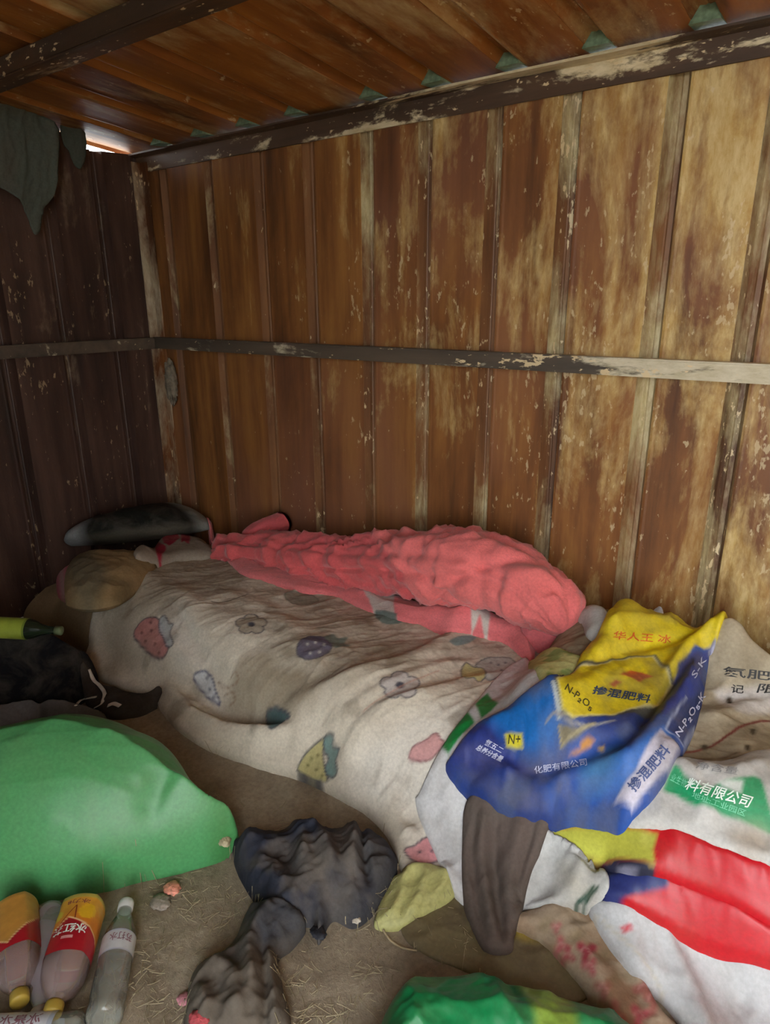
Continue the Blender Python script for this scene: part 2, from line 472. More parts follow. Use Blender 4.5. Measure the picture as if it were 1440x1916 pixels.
    hh = node(nt, 'ShaderNodeMath', operation='MULTIPLY_ADD'); nt.links.new(rp.outputs[0], hh.inputs[0]); hh.inputs[1].default_value = .6; nt.links.new(fine.outputs[0], hh.inputs[2])
    nt.links.new(hh.outputs[0], bp.inputs['Height']); nt.links.new(bp.outputs[0], b.inputs['Normal'])
    return m

M = {}
M['wall'] = rust_mat('rusty_wall_sheet', 'z', grad=('x', .4, 2.6, -.12, .17), paint_bias=.0, paint=((.52, .33, .09), (.70, .54, .25)), rust=((.065, .024, .009), (.20, .078, .022), (.38, .17, .042)), speck=.6, soot=True)  # less paint leftwards: real wear, pushed further to imitate the dim left end
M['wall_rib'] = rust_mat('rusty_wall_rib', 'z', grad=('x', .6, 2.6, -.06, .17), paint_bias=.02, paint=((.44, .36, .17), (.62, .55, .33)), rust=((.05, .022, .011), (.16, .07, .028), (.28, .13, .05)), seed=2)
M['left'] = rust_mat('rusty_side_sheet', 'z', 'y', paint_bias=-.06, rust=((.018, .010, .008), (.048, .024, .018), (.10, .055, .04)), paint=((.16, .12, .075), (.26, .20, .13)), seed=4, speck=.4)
M['roof'] = rust_mat('rusty_roof_sheet', 'y', 'x', paint_bias=.04, rust=((.10, .030, .006), (.27, .090, .016), (.42, .165, .026)), paint=((.42, .29, .11), (.54, .40, .20)), seed=5, speck=.5)
M['beam'] = rust_mat('peeling_beam_paint', 'x', paint_bias=.055, sharp=.05, paint=((.56, .46, .26), (.80, .70, .48)), rust=((.03, .02, .014), (.075, .045, .028), (.14, .08, .045)), seed=6)
M['rail'] = rust_mat('peeling_rail_paint', 'x', grad=('x', 1.2, 2.2, -.04, .14), paint_bias=0, sharp=.06, paint=((.52, .46, .30), (.72, .66, .50)), rust=((.035, .03, .024), (.075, .06, .045), (.13, .095, .065)), seed=7)
M['post'] = rust_mat('peeling_post_paint', 'z', paint_bias=.10, paint=((.42, .36, .24), (.58, .52, .38)), seed=8)
M['purlin'] = rust_mat('rusty_purlin', 'x', paint_bias=-.12, rust=((.03, .02, .014), (.06, .036, .022), (.16, .07, .03)), seed=9)
M['clip'] = plain('faded_green_paint', (.20, .30, .19), .6, vary=.35, scale=60)

# ------------------------------------------------------------------ room shell
ROOF0, ROOFS = 1.775, math.tan(math.radians(4.97))
def roofz(y): return ROOF0-ROOFS*y
RIBS = [-.05, .14, .41, .68, .92, 1.17, 1.39, 1.62, 1.84, 2.10, 2.32, 2.56, 2.80, 3.04, 3.28, 3.52]

def sheet(name, a0, a1, lo, hi, place, mats, parent, seed, rows=26, depth=.024, rw=.052):
    """One pressed sheet: a channel at a0, then a flat pan up to a1; place(a, b, out) gives the world point."""
    h = rw/2
    prof = [(a0-h, 0, 0), (a0-h*.6, depth, 1), (a0-h*.15, depth*.92, 1), (a0, depth*1.02, 1), (a0+h*.15, depth*.92, 1), (a0+h*.6, depth, 1), (a0+h, 0, 1), (a0+h+.006, -.001, 0)]
    m0, m1 = a0+h+.012, a1-h
    for k in range(9): prof.append((m0+(m1-m0)*k/8, 0, 0))
    V, F, MI = [], [], []
    n = len(prof)
    for j in range(rows+1):
        b = j/rows
        for k, (a, o, r) in enumerate(prof):
            wob = .005*(fbm(np.array([a*5.0+seed]), np.array([b*4.0]), seed, 2)[0]-.5)*(1 if 0 < k < n-1 else 0)
            L, U = (lo(a) if callable(lo) else lo), (hi(a) if callable(hi) else hi)
            V.append(place(a, L+(U-L)*b, o+wob))
    for j in range(rows):
        for k in range(n-1):
            F.append((j*n+k, j*n+k+1, (j+1)*n+k+1, (j+1)*n+k)); MI.append(1 if prof[k+1][2] else 0)
    me = pyd(name, V, F)
    o = link(name, me, mats, parent)
    me.polygons.foreach_set('material_index', MI)
    so = o.modifiers.new('thickness', 'SOLIDIFY'); so.thickness = .003; so.offset = 0
    return o

def box_mesh(name, lo, hi, bev=.004):
    bm = bmesh.new(); bmesh.ops.create_cube(bm, size=1)
    for v in bm.verts:
        v.co = Vector([lo[i]+(hi[i]-lo[i])*(v.co[i]+.5) for i in range(3)])
    if bev: bmesh.ops.bevel(bm, geom=bm.edges[:], offset=bev, segments=2, affect='EDGES')
    me = bpy.data.meshes.new(name); bm.to_mesh(me); bm.free(); return me

def angle_bar(name, p0, p1, du, dv, wu, wv, t, mat, parent=None, bow=.004, seed=1):
    """An L-section steel bar from p0 to p1 with legs along du and dv."""
    p0, p1, du, dv = map(lambda q: np.array(q, float), (p0, p1, du, dv))
    sec = [(0, 0), (wu, 0), (wu, t), (t, t), (t, wv), (0, wv)]
    n = 40; V, F = [], []
    for i in range(n+1):
        s = i/n; c = p0+(p1-p0)*s
        for k, (a, b) in enumerate(sec):
            j = bow*(fbm(np.array([s*9+k*3.]), np.array([seed*1.]), seed, 3)[0]-.5)
            V.append(c+du*(a+j)+dv*(b+j*.6))
    for i in range(n):
        for k in range(6):
            F.append((i*6+k, i*6+(k+1) % 6, (i+1)*6+(k+1) % 6, (i+1)*6+k))
    F.append(tuple(range(5, -1, -1))); F.append(tuple(n*6+k for k in range(6)))
    return link(name, pyd(name, V, F), mat, parent)

WB = empty('wall_back'); tag(WB, 'rusty brown ribbed sheet metal back wall behind the bed', None, kind='structure')
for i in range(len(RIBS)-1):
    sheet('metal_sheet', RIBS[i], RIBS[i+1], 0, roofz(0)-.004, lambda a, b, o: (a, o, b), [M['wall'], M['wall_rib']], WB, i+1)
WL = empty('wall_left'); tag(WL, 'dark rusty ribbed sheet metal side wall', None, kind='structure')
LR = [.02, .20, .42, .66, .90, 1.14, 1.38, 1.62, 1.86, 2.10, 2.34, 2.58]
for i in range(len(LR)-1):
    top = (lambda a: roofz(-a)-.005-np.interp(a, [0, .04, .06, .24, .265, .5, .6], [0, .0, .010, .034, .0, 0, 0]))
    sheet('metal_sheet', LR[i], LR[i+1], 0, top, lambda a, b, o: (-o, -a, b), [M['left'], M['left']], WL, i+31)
CE = empty('ceiling'); tag(CE, 'low sloping roof of rusty orange ribbed sheet metal', None, kind='structure')
RR = [-.05, .22, .46, .70, .93, 1.24, 1.46, 1.69, 1.92, 2.16, 2.40, 2.64, 2.88, 3.12, 3.36, 3.6]
for i in range(len(RR)-1):
    sheet('roof_sheet', RR[i], RR[i+1], -2.75, .06, lambda a, b, o: (a, b, roofz(b)+o), [M['roof'], M['roof']], CE, i+61, rows=30, depth=.028, rw=.06)
clipv = [(-.033, .09, -.004), (.033, .09, -.004), (.020, .09, .026), (-.020, .09, .026), (-.033, -.02, -.012), (.033, -.02, -.012), (.022, -.004, .026), (-.022, -.004, .026)]
clipm = pyd('rib_end', clipv, [(0, 3, 2, 1), (4, 5, 6, 7), (0, 1, 5, 4), (1, 2, 6, 5), (2, 3, 7, 6), (3, 0, 4, 7)])
clipm.materials.append(M['clip'])
for x in RR[1:-1]:
    o = link('rib_end', clipm, None, CE); o.location = (x, -.065, roofz(-.065)+.003)

# beams: top plate, middle rail, corner post, purlin
t = angle_bar('trim_1', (-.02, -.004, 1.765), (3.6, -.004, 1.765), (0, -1, 0), (0, 0, -1), .055, .062, .006, M['beam'], bow=.012, seed=3)
tag(t, 'peeling cream and rust steel angle along the top of the back wall', None, kind='structure')
t = link('trim_2', box_mesh('trim_2', (-.01, -.045, 1.005), (3.6, -.003, 1.052)), M['rail'])
tag(t, 'dark flaking horizontal steel rail across the back wall', None, kind='structure')
t = link('trim_3', box_mesh('trim_3', (.003, -2.6, 1.005), (.04, -.05, 1.052)), M['rail'])
tag(t, 'dark horizontal steel rail across the side wall', None, kind='structure')
t = angle_bar('trim_4', (.004, -.005, 0), (.004, -.005, 1.74), (1, 0, 0), (0, -1, 0), .045, .045, .006, M['post'], bow=.01, seed=5)
tag(t, 'pale peeling steel angle post standing in the corner', None, kind='structure')
t = link('trim_5', box_mesh('trim_5', (0, -.79, roofz(-.75)-.055), (3.6, -.72, roofz(-.75)-.006)), M['purlin'])
tag(t, 'dark rusty steel purlin under the roof sheets', None, kind='structure')
t = link('trim_6', box_mesh('trim_6', (0, -1.95, roofz(-1.9)-.075), (3.6, -1.87, roofz(-1.9)-.006)), M['purlin'])
tag(t, 'second steel purlin under the roof behind the viewer', None, kind='structure')

# unseen front and right end wall, closed up to the doorway so light fades leftwards
WF = empty('wall_front'); tag(WF, 'unseen rusty sheet metal front wall, run up to the doorway to darken the left', None, kind='structure')
FR = [.0, .24, .48, .72, .96, 1.20, 1.44, 1.68, 1.92, 2.16, 2.40, 2.64]
for i in range(len(FR)-1):
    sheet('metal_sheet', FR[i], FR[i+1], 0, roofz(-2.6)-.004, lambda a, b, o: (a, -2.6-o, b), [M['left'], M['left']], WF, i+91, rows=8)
WR = empty('wall_right'); tag(WR, 'unseen rusty sheet metal end wall, closed to steepen the light falloff', None, kind='structure')
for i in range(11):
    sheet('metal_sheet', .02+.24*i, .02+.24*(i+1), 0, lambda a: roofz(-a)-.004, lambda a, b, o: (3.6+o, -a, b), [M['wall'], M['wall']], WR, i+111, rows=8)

# dirt floor
m, nt, b = nmat('trodden_dirt')
tc = nt.nodes.new('ShaderNodeTexCoord').outputs['Object']
n1 = noise_node(nt, tc, 5, 8, .65, .3); n2 = noise_node(nt, tc, 70, 6, .7)
r1 = ramp(nt, [(.3, (.22, .18, .13)), (.55, (.36, .305, .23)), (.75, (.46, .41, .32))]); nt.links.new(n1.outputs[0], r1.inputs[0])
r2 = ramp(nt, [(.3, (.72, .70, .66)), (.65, (1.08, 1.06, 1.0))]); nt.links.new(n2.outputs[0], r2.inputs[0])
nt.links.new(mixc(nt, 1.0, r1.outputs[0], r2.outputs[0], 'MULTIPLY'), b.inputs['Base Color'])
b.inputs['Roughness'].default_value = .95
bp = nt.nodes.new('ShaderNodeBump'); bp.inputs['Strength'].default_value = .6; bp.inputs['Distance'].default_value = .006
nt.links.new(n2.outputs[0], bp.inputs['Height']); nt.links.new(bp.outputs[0], b.inputs['Normal'])
M['dirt'] = m
H += .010*(fbm(GX*6, GY*6, 5, 4)-.5)+.006*(fbm(GX*28, GY*28, 9, 3)-.5)
def floor_mesh():
    st = 3
    xs, ys, zs = GX[::st, ::st], GY[::st, ::st], H[::st, ::st]-.0005
    ny, nx = xs.shape
    V = np.stack([xs.ravel(), ys.ravel(), zs.ravel()], 1)
    I = np.arange(ny*nx).reshape(ny, nx)
    Q = np.stack([I[:-1, :-1].ravel(), I[:-1, 1:].ravel(), I[1:, 1:].ravel(), I[1:, :-1].ravel()], 1)
    me = bpy.data.meshes.new('floor'); me.from_pydata(V.tolist(), [], Q.tolist()); me.update()
    return me
fl = link('floor', floor_mesh(), M['dirt'], None, True)
tag(fl, 'trodden grey brown dirt floor littered with straw', None, kind='structure')

def yard_mesh():
    x = np.linspace(-6, 12, 37); y = np.linspace(-12, 5, 35); A, B = np.meshgrid(x, y)
    Z = -.02-.03*fbm(A*.8, B*.8, 4, 3)
    I = np.arange(A.size).reshape(A.shape)
    Q = np.stack([I[:-1, :-1].ravel(), I[:-1, 1:].ravel(), I[1:, 1:].ravel(), I[1:, :-1].ravel()], 1)
    me = bpy.data.meshes.new('floor_yard'); me.from_pydata(np.stack([A.ravel(), B.ravel(), Z.ravel()], 1).tolist(), [], Q.tolist()); me.update(); return me
M['yard'] = plain('pale_bounce_earth', (.42, .36, .28), .95, vary=.2, scale=3, bump=.3)  # unseen ground outside, lightened so its bounce lifts the ceiling
tag(link('floor_yard', yard_mesh(), M['yard'], None, True), 'unseen yard outside the doorway, dry earth made pale to bounce light onto the ceiling', None, kind='structure')

# ------------------------------------------------------------------ cloth materials
M['cotton'] = cloth_mat('dirty_cotton', dirt_amt=.38, dirt_scale=5)
M['fleece'] = cloth_mat('pink_fleece', dirt=(.30, .09, .07), dirt_amt=.25, dirt_scale=7, sheen=.25, bump=.35, bump_scale=220)
M['dark'] = cloth_mat('dark_cloth', dirt=(.10, .09, .075), dirt_amt=.55, dirt_scale=9, bump=.3)
M['woven'] = cloth_mat('woven_plastic_sack', rough=.55, dirt=(.22, .18, .12), dirt_amt=.30, dirt_scale=7, weave=.25, spec=.45, bump=.18, bump_scale=40)
M['film'] = cloth_mat('thin_plastic', rough=.38, dirt=(.2, .17, .1), dirt_amt=.18, dirt_scale=6, spec=.35, bump=.12, bump_scale=25)

CREAM = srgb(216, 208, 190)
WHITE = srgb(225, 226, 226)

# ------------------------------------------------------------------ mattress
L = cloth('mattress', [(.06, -.80), (.06, -.04), (3.45, -.04), (3.45, -.76), (2.4, -.80), (1.2, -.76)], M['cotton'], srgb(150, 130, 100), drape=.01,
          thick=.012, puff=.185, puff_w=.20, noise=[(.012, 6, 0, 1, 3)], world=True, smooth_outline=False, power=.62)
stain(L, srgb(95, 80, 60), 6, .45, .2, 3)
tag(finish(L), 'low dirty mattress on the floor under the printed quilt', 'mattress')

# ------------------------------------------------------------------ printed quilt
qo = [(150, 1205, .10), (175, 1160), (215, 1100), (290, 1050), (400, 1000), (560, 1010), (800, 1075), (1000, 1140), (1150, 1200), (1180, 1300),
      (1080, 1440), (960, 1560, .1), (880, 1640, .02), (830, 1640, 0), (770, 1655, 0), (745, 1620, 0), (725, 1570, 0), (690, 1530, 0), (640, 1495, .01), (560, 1452, .015), (500, 1432, .02), (440, 1412, .02),
      (380, 1390, .02), (330, 1352, .03), (300, 1318, .03), (285, 1290, .04), (235, 1262, .06), (195, 1248, .06)]
L = cloth('printed_quilt', qo, M['cotton'], CREAM, drape=.035, thick=.018, puff=.02, puff_w=.05, edge=.035,
          folds=[([(470, 1395), (560, 1350), (690, 1278), (830, 1225), (960, 1205)], .030, .060, .024),
                 ([(560, 1440), (640, 1370), (740, 1300), (860, 1262)], .018, .03, .013),
                 ([(640, 1480), (660, 1410), (720, 1350), (800, 1320), (900, 1290)], .02, .05, .018),
                 ([(330, 1160), (365, 1220), (410, 1280), (470, 1350), (540, 1400)], .016, .035, -.016),
                 ([(310, 1312), (360, 1352), (420, 1386), (500, 1412), (570, 1432)], .022, .03, .030), ([(330, 1280), (390, 1338), (450, 1370), (530, 1396)], .016, .02, -.018),
                 ([(230, 1215), (290, 1245), (340, 1262), (370, 1300)], .025, .03, .022),
                 ([(350, 1340), (420, 1370), (500, 1390)], .012, .02, -.012),
                 ([(400, 1120), (520, 1170), (600, 1250)], .03, .05, .007),
                 ([(700, 1170), (800, 1190), (900, 1190)], .02, .03, .008),
                 ([(720, 1520), (740, 1570), (790, 1600)], .02, .03, .012),
                 ([(250, 1090), (330, 1120), (380, 1200)], .05, .06, .012)],
          noise=[(.012, 7, .9, 2.4, 21), (.006, 19, 1.1, 2.2, 23), (.0025, 45, .8, 1.5, 25)])
LT = srgb(222, 217, 206)
for p in ([(640, 1480), (680, 1400), (760, 1350), (880, 1310), (900, 1400), (800, 1500), (720, 1520)], [(310, 1150), (345, 1150), (400, 1290), (415, 1330), (370, 1270), (330, 1245)],
          [(760, 1520), (830, 1500), (860, 1640), (770, 1660)]):
    paint(L, p, LT, 4, soft=8, alpha=.8)
stain(L, srgb(128, 108, 78), 5.5, .49, .22, 31, .52)
stain(L, srgb(96, 82, 62), 14, .60, .15, 33, .4)
for p, a in (([(190, 1150), (230, 1090), (320, 1040), (420, 1010), (460, 1090), (330, 1110), (240, 1180)], .5), ([(560, 1180), (760, 1200), (780, 1240), (600, 1300), (480, 1290)], .35),
             ([(200, 1180), (240, 1190), (245, 1240), (205, 1240)], .6), ([(600, 1110), (800, 1160), (960, 1220), (800, 1210), (560, 1150)], .3)):
    paint(L, p, srgb(118, 104, 80), 4, soft=9, alpha=a)
INK = srgb(70, 72, 86)
def motif(pts, col, ink=INK, wd=.004, sm=5, alpha=.9):
    paint(L, pts, col, sm, alpha=alpha); 
    if ink is not None: stroke(L, pts, ink, wd, sm, .85, True)
def dots(pts, col, r=3.2):
    for (x, y) in pts: paint(L, [(x+r*math.cos(a), y+r*math.sin(a)) for a in np.linspace(0, 6.28, 7)[:-1]], col)
def flower(cx, cy, rx, ry, n=5, a0=.3, core=INK, fill=srgb(196, 190, 186)):
    P = []
    for k in range(n*8):
        a = a0+k*2*math.pi/(n*8); r = .72+.28*abs(math.sin(n*(a-a0)/2))**.6
        P.append((cx+rx*r*math.cos(a), cy+ry*r*math.sin(a)))
    motif(P, fill, sm=0); paint(L, [(cx+rx*.24*math.cos(a), cy+ry*.26*math.sin(a)) for a in np.linspace(0, 6.28, 9)[:-1]], core)
def heart_leaf(pts, col): motif(pts, col)
# pink strawberry with grey leaves
motif([(250, 1188), (262, 1165), (280, 1155), (298, 1160), (305, 1178), (315, 1200), (312, 1222), (296, 1232), (280, 1224), (262, 1206)], srgb(186, 122, 120))
motif([(298, 1160), (308, 1152), (316, 1166), (324, 1168), (318, 1184), (324, 1205), (312, 1210), (305, 1192), (298, 1180)], srgb(176, 182, 184))
dots([(265, 1184), (283, 1180), (272, 1200), (290, 1205), (297, 1222), (282, 1165)], srgb(90, 50, 55), 2.6)
# white berry with blue outline
motif([(362, 1268), (370, 1258), (385, 1256), (396, 1268), (404, 1295), (412, 1318), (396, 1312), (376, 1290)], srgb(218, 224, 228), srgb(80, 84, 120))
dots([(388, 1268), (392, 1290), (400, 1304)], srgb(70, 75, 110), 3)
# blueberry and its leaf
motif([(555, 1222), (560, 1200), (580, 1190), (608, 1192), (622, 1205), (612, 1222), (590, 1232), (568, 1232)], srgb(84, 82, 112))
motif([(606, 1192), (622, 1186), (632, 1194), (650, 1192), (645, 1204), (655, 1208), (628, 1212), (620, 1204)], srgb(112, 130, 120), None)
dots([(575, 1205), (590, 1202), (606, 1206), (580, 1222), (598, 1220)], srgb(210, 208, 200), 2.4)
# teal leaf
motif([(498, 1340), (505, 1328), (518, 1324), (535, 1332), (542, 1342), (530, 1350), (516, 1360), (502, 1358)], srgb(58, 92, 96))
# yellow strawberry with teal leaves
motif([(556, 1440), (566, 1418), (590, 1392), (606, 1382), (604, 1410), (608, 1440), (612, 1462), (590, 1460), (568, 1452)], srgb(186, 178, 118))
motif([(606, 1382), (614, 1374), (624, 1380), (622, 1394), (634, 1402), (628, 1424), (630, 1446), (618, 1456), (608, 1440), (614, 1420), (606, 1404)], srgb(98, 138, 136))
dots([(576, 1432), (594, 1414), (592, 1440), (582, 1420), (602, 1452)], srgb(100, 98, 60), 2.8)
flower(748, 1282, 38, 26); flower(470, 1168, 30, 19, fill=srgb(178, 168, 150))
# rabbit-like line shapes, cloud and star, pink berry at right
stroke(L, [(432, 1268), (440, 1258), (446, 1272), (436, 1282), (418, 1286), (408, 1276)], srgb(140, 110, 88), .003, 4, .7)
stroke(L, [(420, 1300), (434, 1296), (440, 1310), (430, 1320)], srgb(140, 110, 88), .003, 4, .7)
motif([(890, 1246), (908, 1232), (930, 1230), (955, 1232), (968, 1244), (962, 1262), (935, 1268), (912, 1272)], srgb(176, 172, 166))
dots([(918, 1240), (932, 1244), (945, 1240), (938, 1254)], INK, 2)
motif([(862, 1256), (872, 1240), (886, 1248), (905, 1252), (908, 1264), (896, 1276), (886, 1268), (870, 1268)], srgb(190, 180, 120))
motif([(766, 1420), (772, 1398), (790, 1388), (800, 1382), (815, 1372), (824, 1382), (830, 1390), (815, 1412), (795, 1424)], srgb(205, 150, 150), srgb(140, 90, 95))
motif([(756, 1590), (775, 1582), (800, 1566), (815, 1585), (832, 1604), (815, 1612), (790, 1618), (772, 1610)], srgb(212, 142, 150))
dots([(785, 1594), (808, 1592), (820, 1602)], INK, 3)
motif([(700, 1150), (720, 1145), (755, 1150), (750, 1165), (715, 1166)], srgb(96, 118, 112), None)
motif([(840, 1200), (860, 1190), (890, 1192), (875, 1204), (855, 1208)], srgb(112, 138, 138), None)
motif([(532, 1112), (548, 1106), (575, 1112), (596, 1124), (570, 1132), (545, 1128)], srgb(140, 136, 120), srgb(110, 105, 92))
stroke(L, [(396, 1126), (420, 1126), (440, 1120), (462, 1112)], srgb(70, 60, 45), .006, 4, .8)
stroke(L, [(680, 1330), (740, 1290), (820, 1255)], srgb(190, 140, 120), .004, 4, .6)
tag(finish(L), 'grubby cream quilt printed with strawberries and flowers covering the bed', 'quilt')

# ------------------------------------------------------------------ pillows at the corner
L = cloth('striped_pillow', [(70, 1108), (66, 1080, .17), (78, 1050, .2), (110, 1040, .2), (160, 1045, .2), (190, 1080), (160, 1118), (110, 1122)], M['cotton'], srgb(176, 92, 104), puff=.05, puff_w=.07,
          noise=[(.008, 18, .4, 2, 41)])
for x in (84, 104, 124, 146): paint(L, [(x, 1030), (x+9, 1030), (x+2, 1130), (x-8, 1130)], srgb(160, 140, 134), soft=2, alpha=.7)
tag(finish(L), 'red and grey striped pillow end at the left edge of the bed', 'pillow')
CU = cushion('brown_pillow', (112, 1142, .225), (225, 1140, .225), (318, 1040, .24), (130, 1040, .27), .075, M['cotton'], srgb(146, 124, 88), 43)
paint(CU, [(110, 1060), (180, 1040), (200, 1070), (190, 1100), (140, 1110)], srgb(104, 100, 82), 4, soft=5, alpha=.8)
stain(CU, srgb(92, 80, 55), 9, .45, .2, 47, .7)
tag(finish(CU), 'stained brown pillow crumpled at the left end of the quilt', 'pillow')
L = cloth('floral_pillow', [(250, 1040), (300, 1005), (360, 985), (430, 975), (440, 1000), (400, 1035), (330, 1050)], M['cotton'], srgb(150, 140, 126), puff=.02, puff_w=.05, noise=[(.008, 14, .3, 2, 45)])
for p in ([(288, 1022), (298, 1015), (310, 1022), (306, 1034), (292, 1034)], [(338, 1004), (350, 998), (356, 1008), (344, 1012)], [(300, 1008), (330, 998), (336, 1006), (306, 1016)]):
    paint(L, p, srgb(158, 40, 62), 3)
tag(finish(L), 'thin pale pillow with red blossoms showing beneath the dark pillow', 'pillow')
CU = cushion('dark_pillow', (84, 1022, .245), (432, 990, .24), (400, 915, .33), (118, 968, .34), .13, M['dark'], srgb(26, 28, 25), 49, amp=.022)
for cond, col in ((np.clip((-.62-CU.u)*5, 0, 1), srgb(128, 132, 132)), (np.clip((CU.u-.66)*5, 0, 1), srgb(150, 154, 148)), (np.clip((-.35-CU.v)*2.5, 0, 1)*.6*np.clip(1.4-np.abs(CU.u)*1.5, 0, 1), srgb(104, 100, 86))):
    CU.col[:, :3] = CU.col[:, :3]*(1-cond[:, None])+col*cond[:, None]
tag(finish(CU), 'blackened pillow with pale ends propped against the corner of the walls', 'pillow')

# ------------------------------------------------------------------ pink blanket: flap on the quilt and the roll on top of it
PB = empty('pink_blanket', (1.3, -.25, .2)); tag(PB, 'coral pink fleece blanket rolled up along the back wall', 'blanket')
def child(o, P):
    o.parent = P; o.matrix_parent_inverse = Matrix.Translation(P.location).inverted(); return o
PINK = srgb(214, 104, 106)
L = cloth('flap', [(440, 1066), (500, 1090), (560, 1108), (625, 1116), (690, 1145), (740, 1162), (790, 1172), (840, 1186), (890, 1190), (940, 1204), (972, 1228), (1000, 1232), (1050, 1218), (1098, 1196), (1100, 1150), (1040, 1090), (900, 1060), (700, 1045), (560, 1040), (470, 1045)], M['fleece'], srgb(222, 118, 120), puff=.018, puff_w=.05, edge=.03, extra=lambda x, y, d: .035*np.clip((x-1.45)/.25, 0, 1)*np.clip(d/.05, 0, 1)**.5,
          folds=[([(870, 1120), (900, 1165), (960, 1200)], .02, .02, .014), ([(760, 1120), (860, 1150), (960, 1180)], .015, .02, .012), ([(980, 1225), (1000, 1170), (1050, 1130)], .02, .02, -.012),
                 ([(640, 1100), (700, 1130), (780, 1160)], .015, .02, .008), ([(1000, 1190), (1060, 1180), (1090, 1170)], .02, .03, .02)], noise=[(.009, 14, .4, 2, 51)])
for p in ([(684, 1100), (740, 1106), (736, 1130), (742, 1158), (705, 1152), (696, 1136), (690, 1120)], [(880, 1132), (890, 1118), (898, 1104), (914, 1108), (908, 1128), (916, 1156), (898, 1150)]):
    paint(L, p, srgb(196, 192, 182), 3)
paint(L, [(700, 1142), (742, 1148), (742, 1160), (706, 1154)], srgb(96, 110, 104))
child(finish(L), PB)

def tube(name, path, radii, mat, parent, squash=.85, nseg=150, nang=96, rfun=None, amp=(.010, .006), seed=1, twist=2.0):
    P = spline(np.array(path), 30, False); d = np.r_[0, np.cumsum(np.linalg.norm(np.diff(P, axis=0), axis=1))]
    Lg = d[-1]; s = np.linspace(0, 1, nseg)
    Cn = np.stack([np.interp(s*Lg, d, P[:, k]) for k in range(3)], 1)
    T = np.gradient(Cn, axis=0); T /= np.linalg.norm(T, axis=1)[:, None]
    side = np.cross(T, [0, 0, 1]); side /= np.linalg.norm(side, axis=1)[:, None]
    upn = np.cross(side, T)
    R = np.interp(s, np.linspace(0, 1, len(radii)), radii)
    e = np.minimum(s, 1-s)*Lg; R = R*np.sqrt(np.clip(1-(1-np.clip(e/.075, 0, 1))**2, 0.0004, 1))
    a = np.linspace(0, 2*math.pi, nang, endpoint=False)
    SS, AA = np.meshgrid(s*Lg, a, indexing='ij')
    rr = np.repeat(R[:, None], nang, 1)
    ca, sa = np.cos(AA), np.sin(AA)
    nz = 0
    for k, (am, sc) in enumerate(((amp[0], 9), (amp[1], 24))):
        u = SS*sc; 
        n = ridged(u+twist*.6*np.cos(AA-.4)+1.5*fbm(u*.5, ca*1.5+5, seed+k, 2), ca*1.2+sa*.5+3.3*k+seed, seed+7*k, 2)-.45
        nz = nz+am*n
    if rfun is not None: nz = nz+rfun(SS/Lg, AA)
    fadein = np.clip(e/.05, 0, 1)[:, None]
    rr = rr+nz*fadein
    Vv = Cn[:, None]+side[:, None]*(rr*ca)[..., None]+upn[:, None]*(rr*sa*squash)[..., None]
    V = Vv.reshape(-1, 3)
    sup = samp(H, V[:, 0], V[:, 1])
    V[:, 1] = np.minimum(V[:, 1], -.05)
    V[:, 2] = np.maximum(V[:, 2], np.minimum(sup, Cn[:, 2].repeat(nang))+.001)
    I = np.arange(nseg*nang).reshape(nseg, nang)
    Q = np.stack([I[:-1], np.roll(I, -1, 1)[:-1], np.roll(I, -1, 1)[1:], I[1:]], -1).reshape(-1, 4)
    me = bpy.data.meshes.new(name); me.from_pydata(V.tolist(), [], Q.tolist()+[I[0][::-1].tolist(), I[-1].tolist()]); me.update()
    o = link(name, me, mat, None, True)
    o['_s'] = 0; del o['_s']
    return o, (SS/Lg).ravel(), AA.ravel(), V
def vcol(o, col):
    at = o.data.color_attributes.new('Col', 'FLOAT_COLOR', 'POINT')
    c = np.ones((len(o.data.vertices), 4)); c[:, :3] = col
    at.data.foreach_set('color', c.astype(np.float32).ravel())

def step(s, a):          # the loose end that laps over the right half of the roll
    edge = .56+.09*np.cos(a+.5)
    t = np.clip((s-edge)/.012, 0, 1); t = t*t*(3-2*t)
    e2 = np.clip((.93+.03*np.cos(a)-s)/.03, 0, 1)
    cr = 0
    for a0, k, dp, wd in ((.05, .35, .020, .16), (.75, -.5, .016, .14), (1.35, .5, .014, .16), (-.5, .2, .014, .15)):
        cr = cr-dp*np.exp(-((a-a0-k*(s-.5)-.25*(fbm(s*7, s*0+a0*9, 5, 2)-.5))/wd)**2)*(.4+.6*fbm(s*6, s*0+a0, 8, 2)*1.6)
    aw = np.where(a > math.pi, a-2*math.pi, a)
    return .020*t*e2+np.where(np.abs(aw-.5) < 1.6, cr, 0)*(1.15-.15*t)-.018*np.exp(-((s-.80-.10*np.sin(a-.3))/.018)**2)-.014*np.exp(-((s-.70+.13*np.sin(a))/.014)**2)+.022*(fbm(s*9, np.cos(a)*1.1, 77, 2)-.5)
cpath = [(400, 1040, -.22), (465, 1034, -.20), (560, 1046, -.18), (680, 1054, -.175), (800, 1060, -.175), (900, 1066, -.18), (980, 1092, -.20), (1035, 1140, -.23), (1056, 1185, -.27)]
o, ss, aa, V = tube('roll', [ony(*p) for p in cpath], [.072, .086, .092, .095, .098, .108, .114, .108, .090, .066], M['fleece'], PB, rfun=step, amp=(.030, .020), seed=3, squash=.95)
lap = np.clip((ss-(.56+.09*np.cos(aa+.5)))/.012, 0, 1)[:, None]
vcol(o, srgb(206, 92, 94)*(1-lap)+srgb(226, 116, 114)*lap)
child(o, PB)
k = V[:, 2]
o2, ss, aa, V = tube('folded_corner', [onz(452, 1000, .31), onz(505, 985, .335), onz(556, 968, .35), onz(580, 970, .34)], [.03, .045, .05, .045], M['fleece'], PB, amp=(.006, .004), seed=9, nseg=50, nang=48)
vcol(o2, srgb(198, 88, 92)); child(o2, PB)
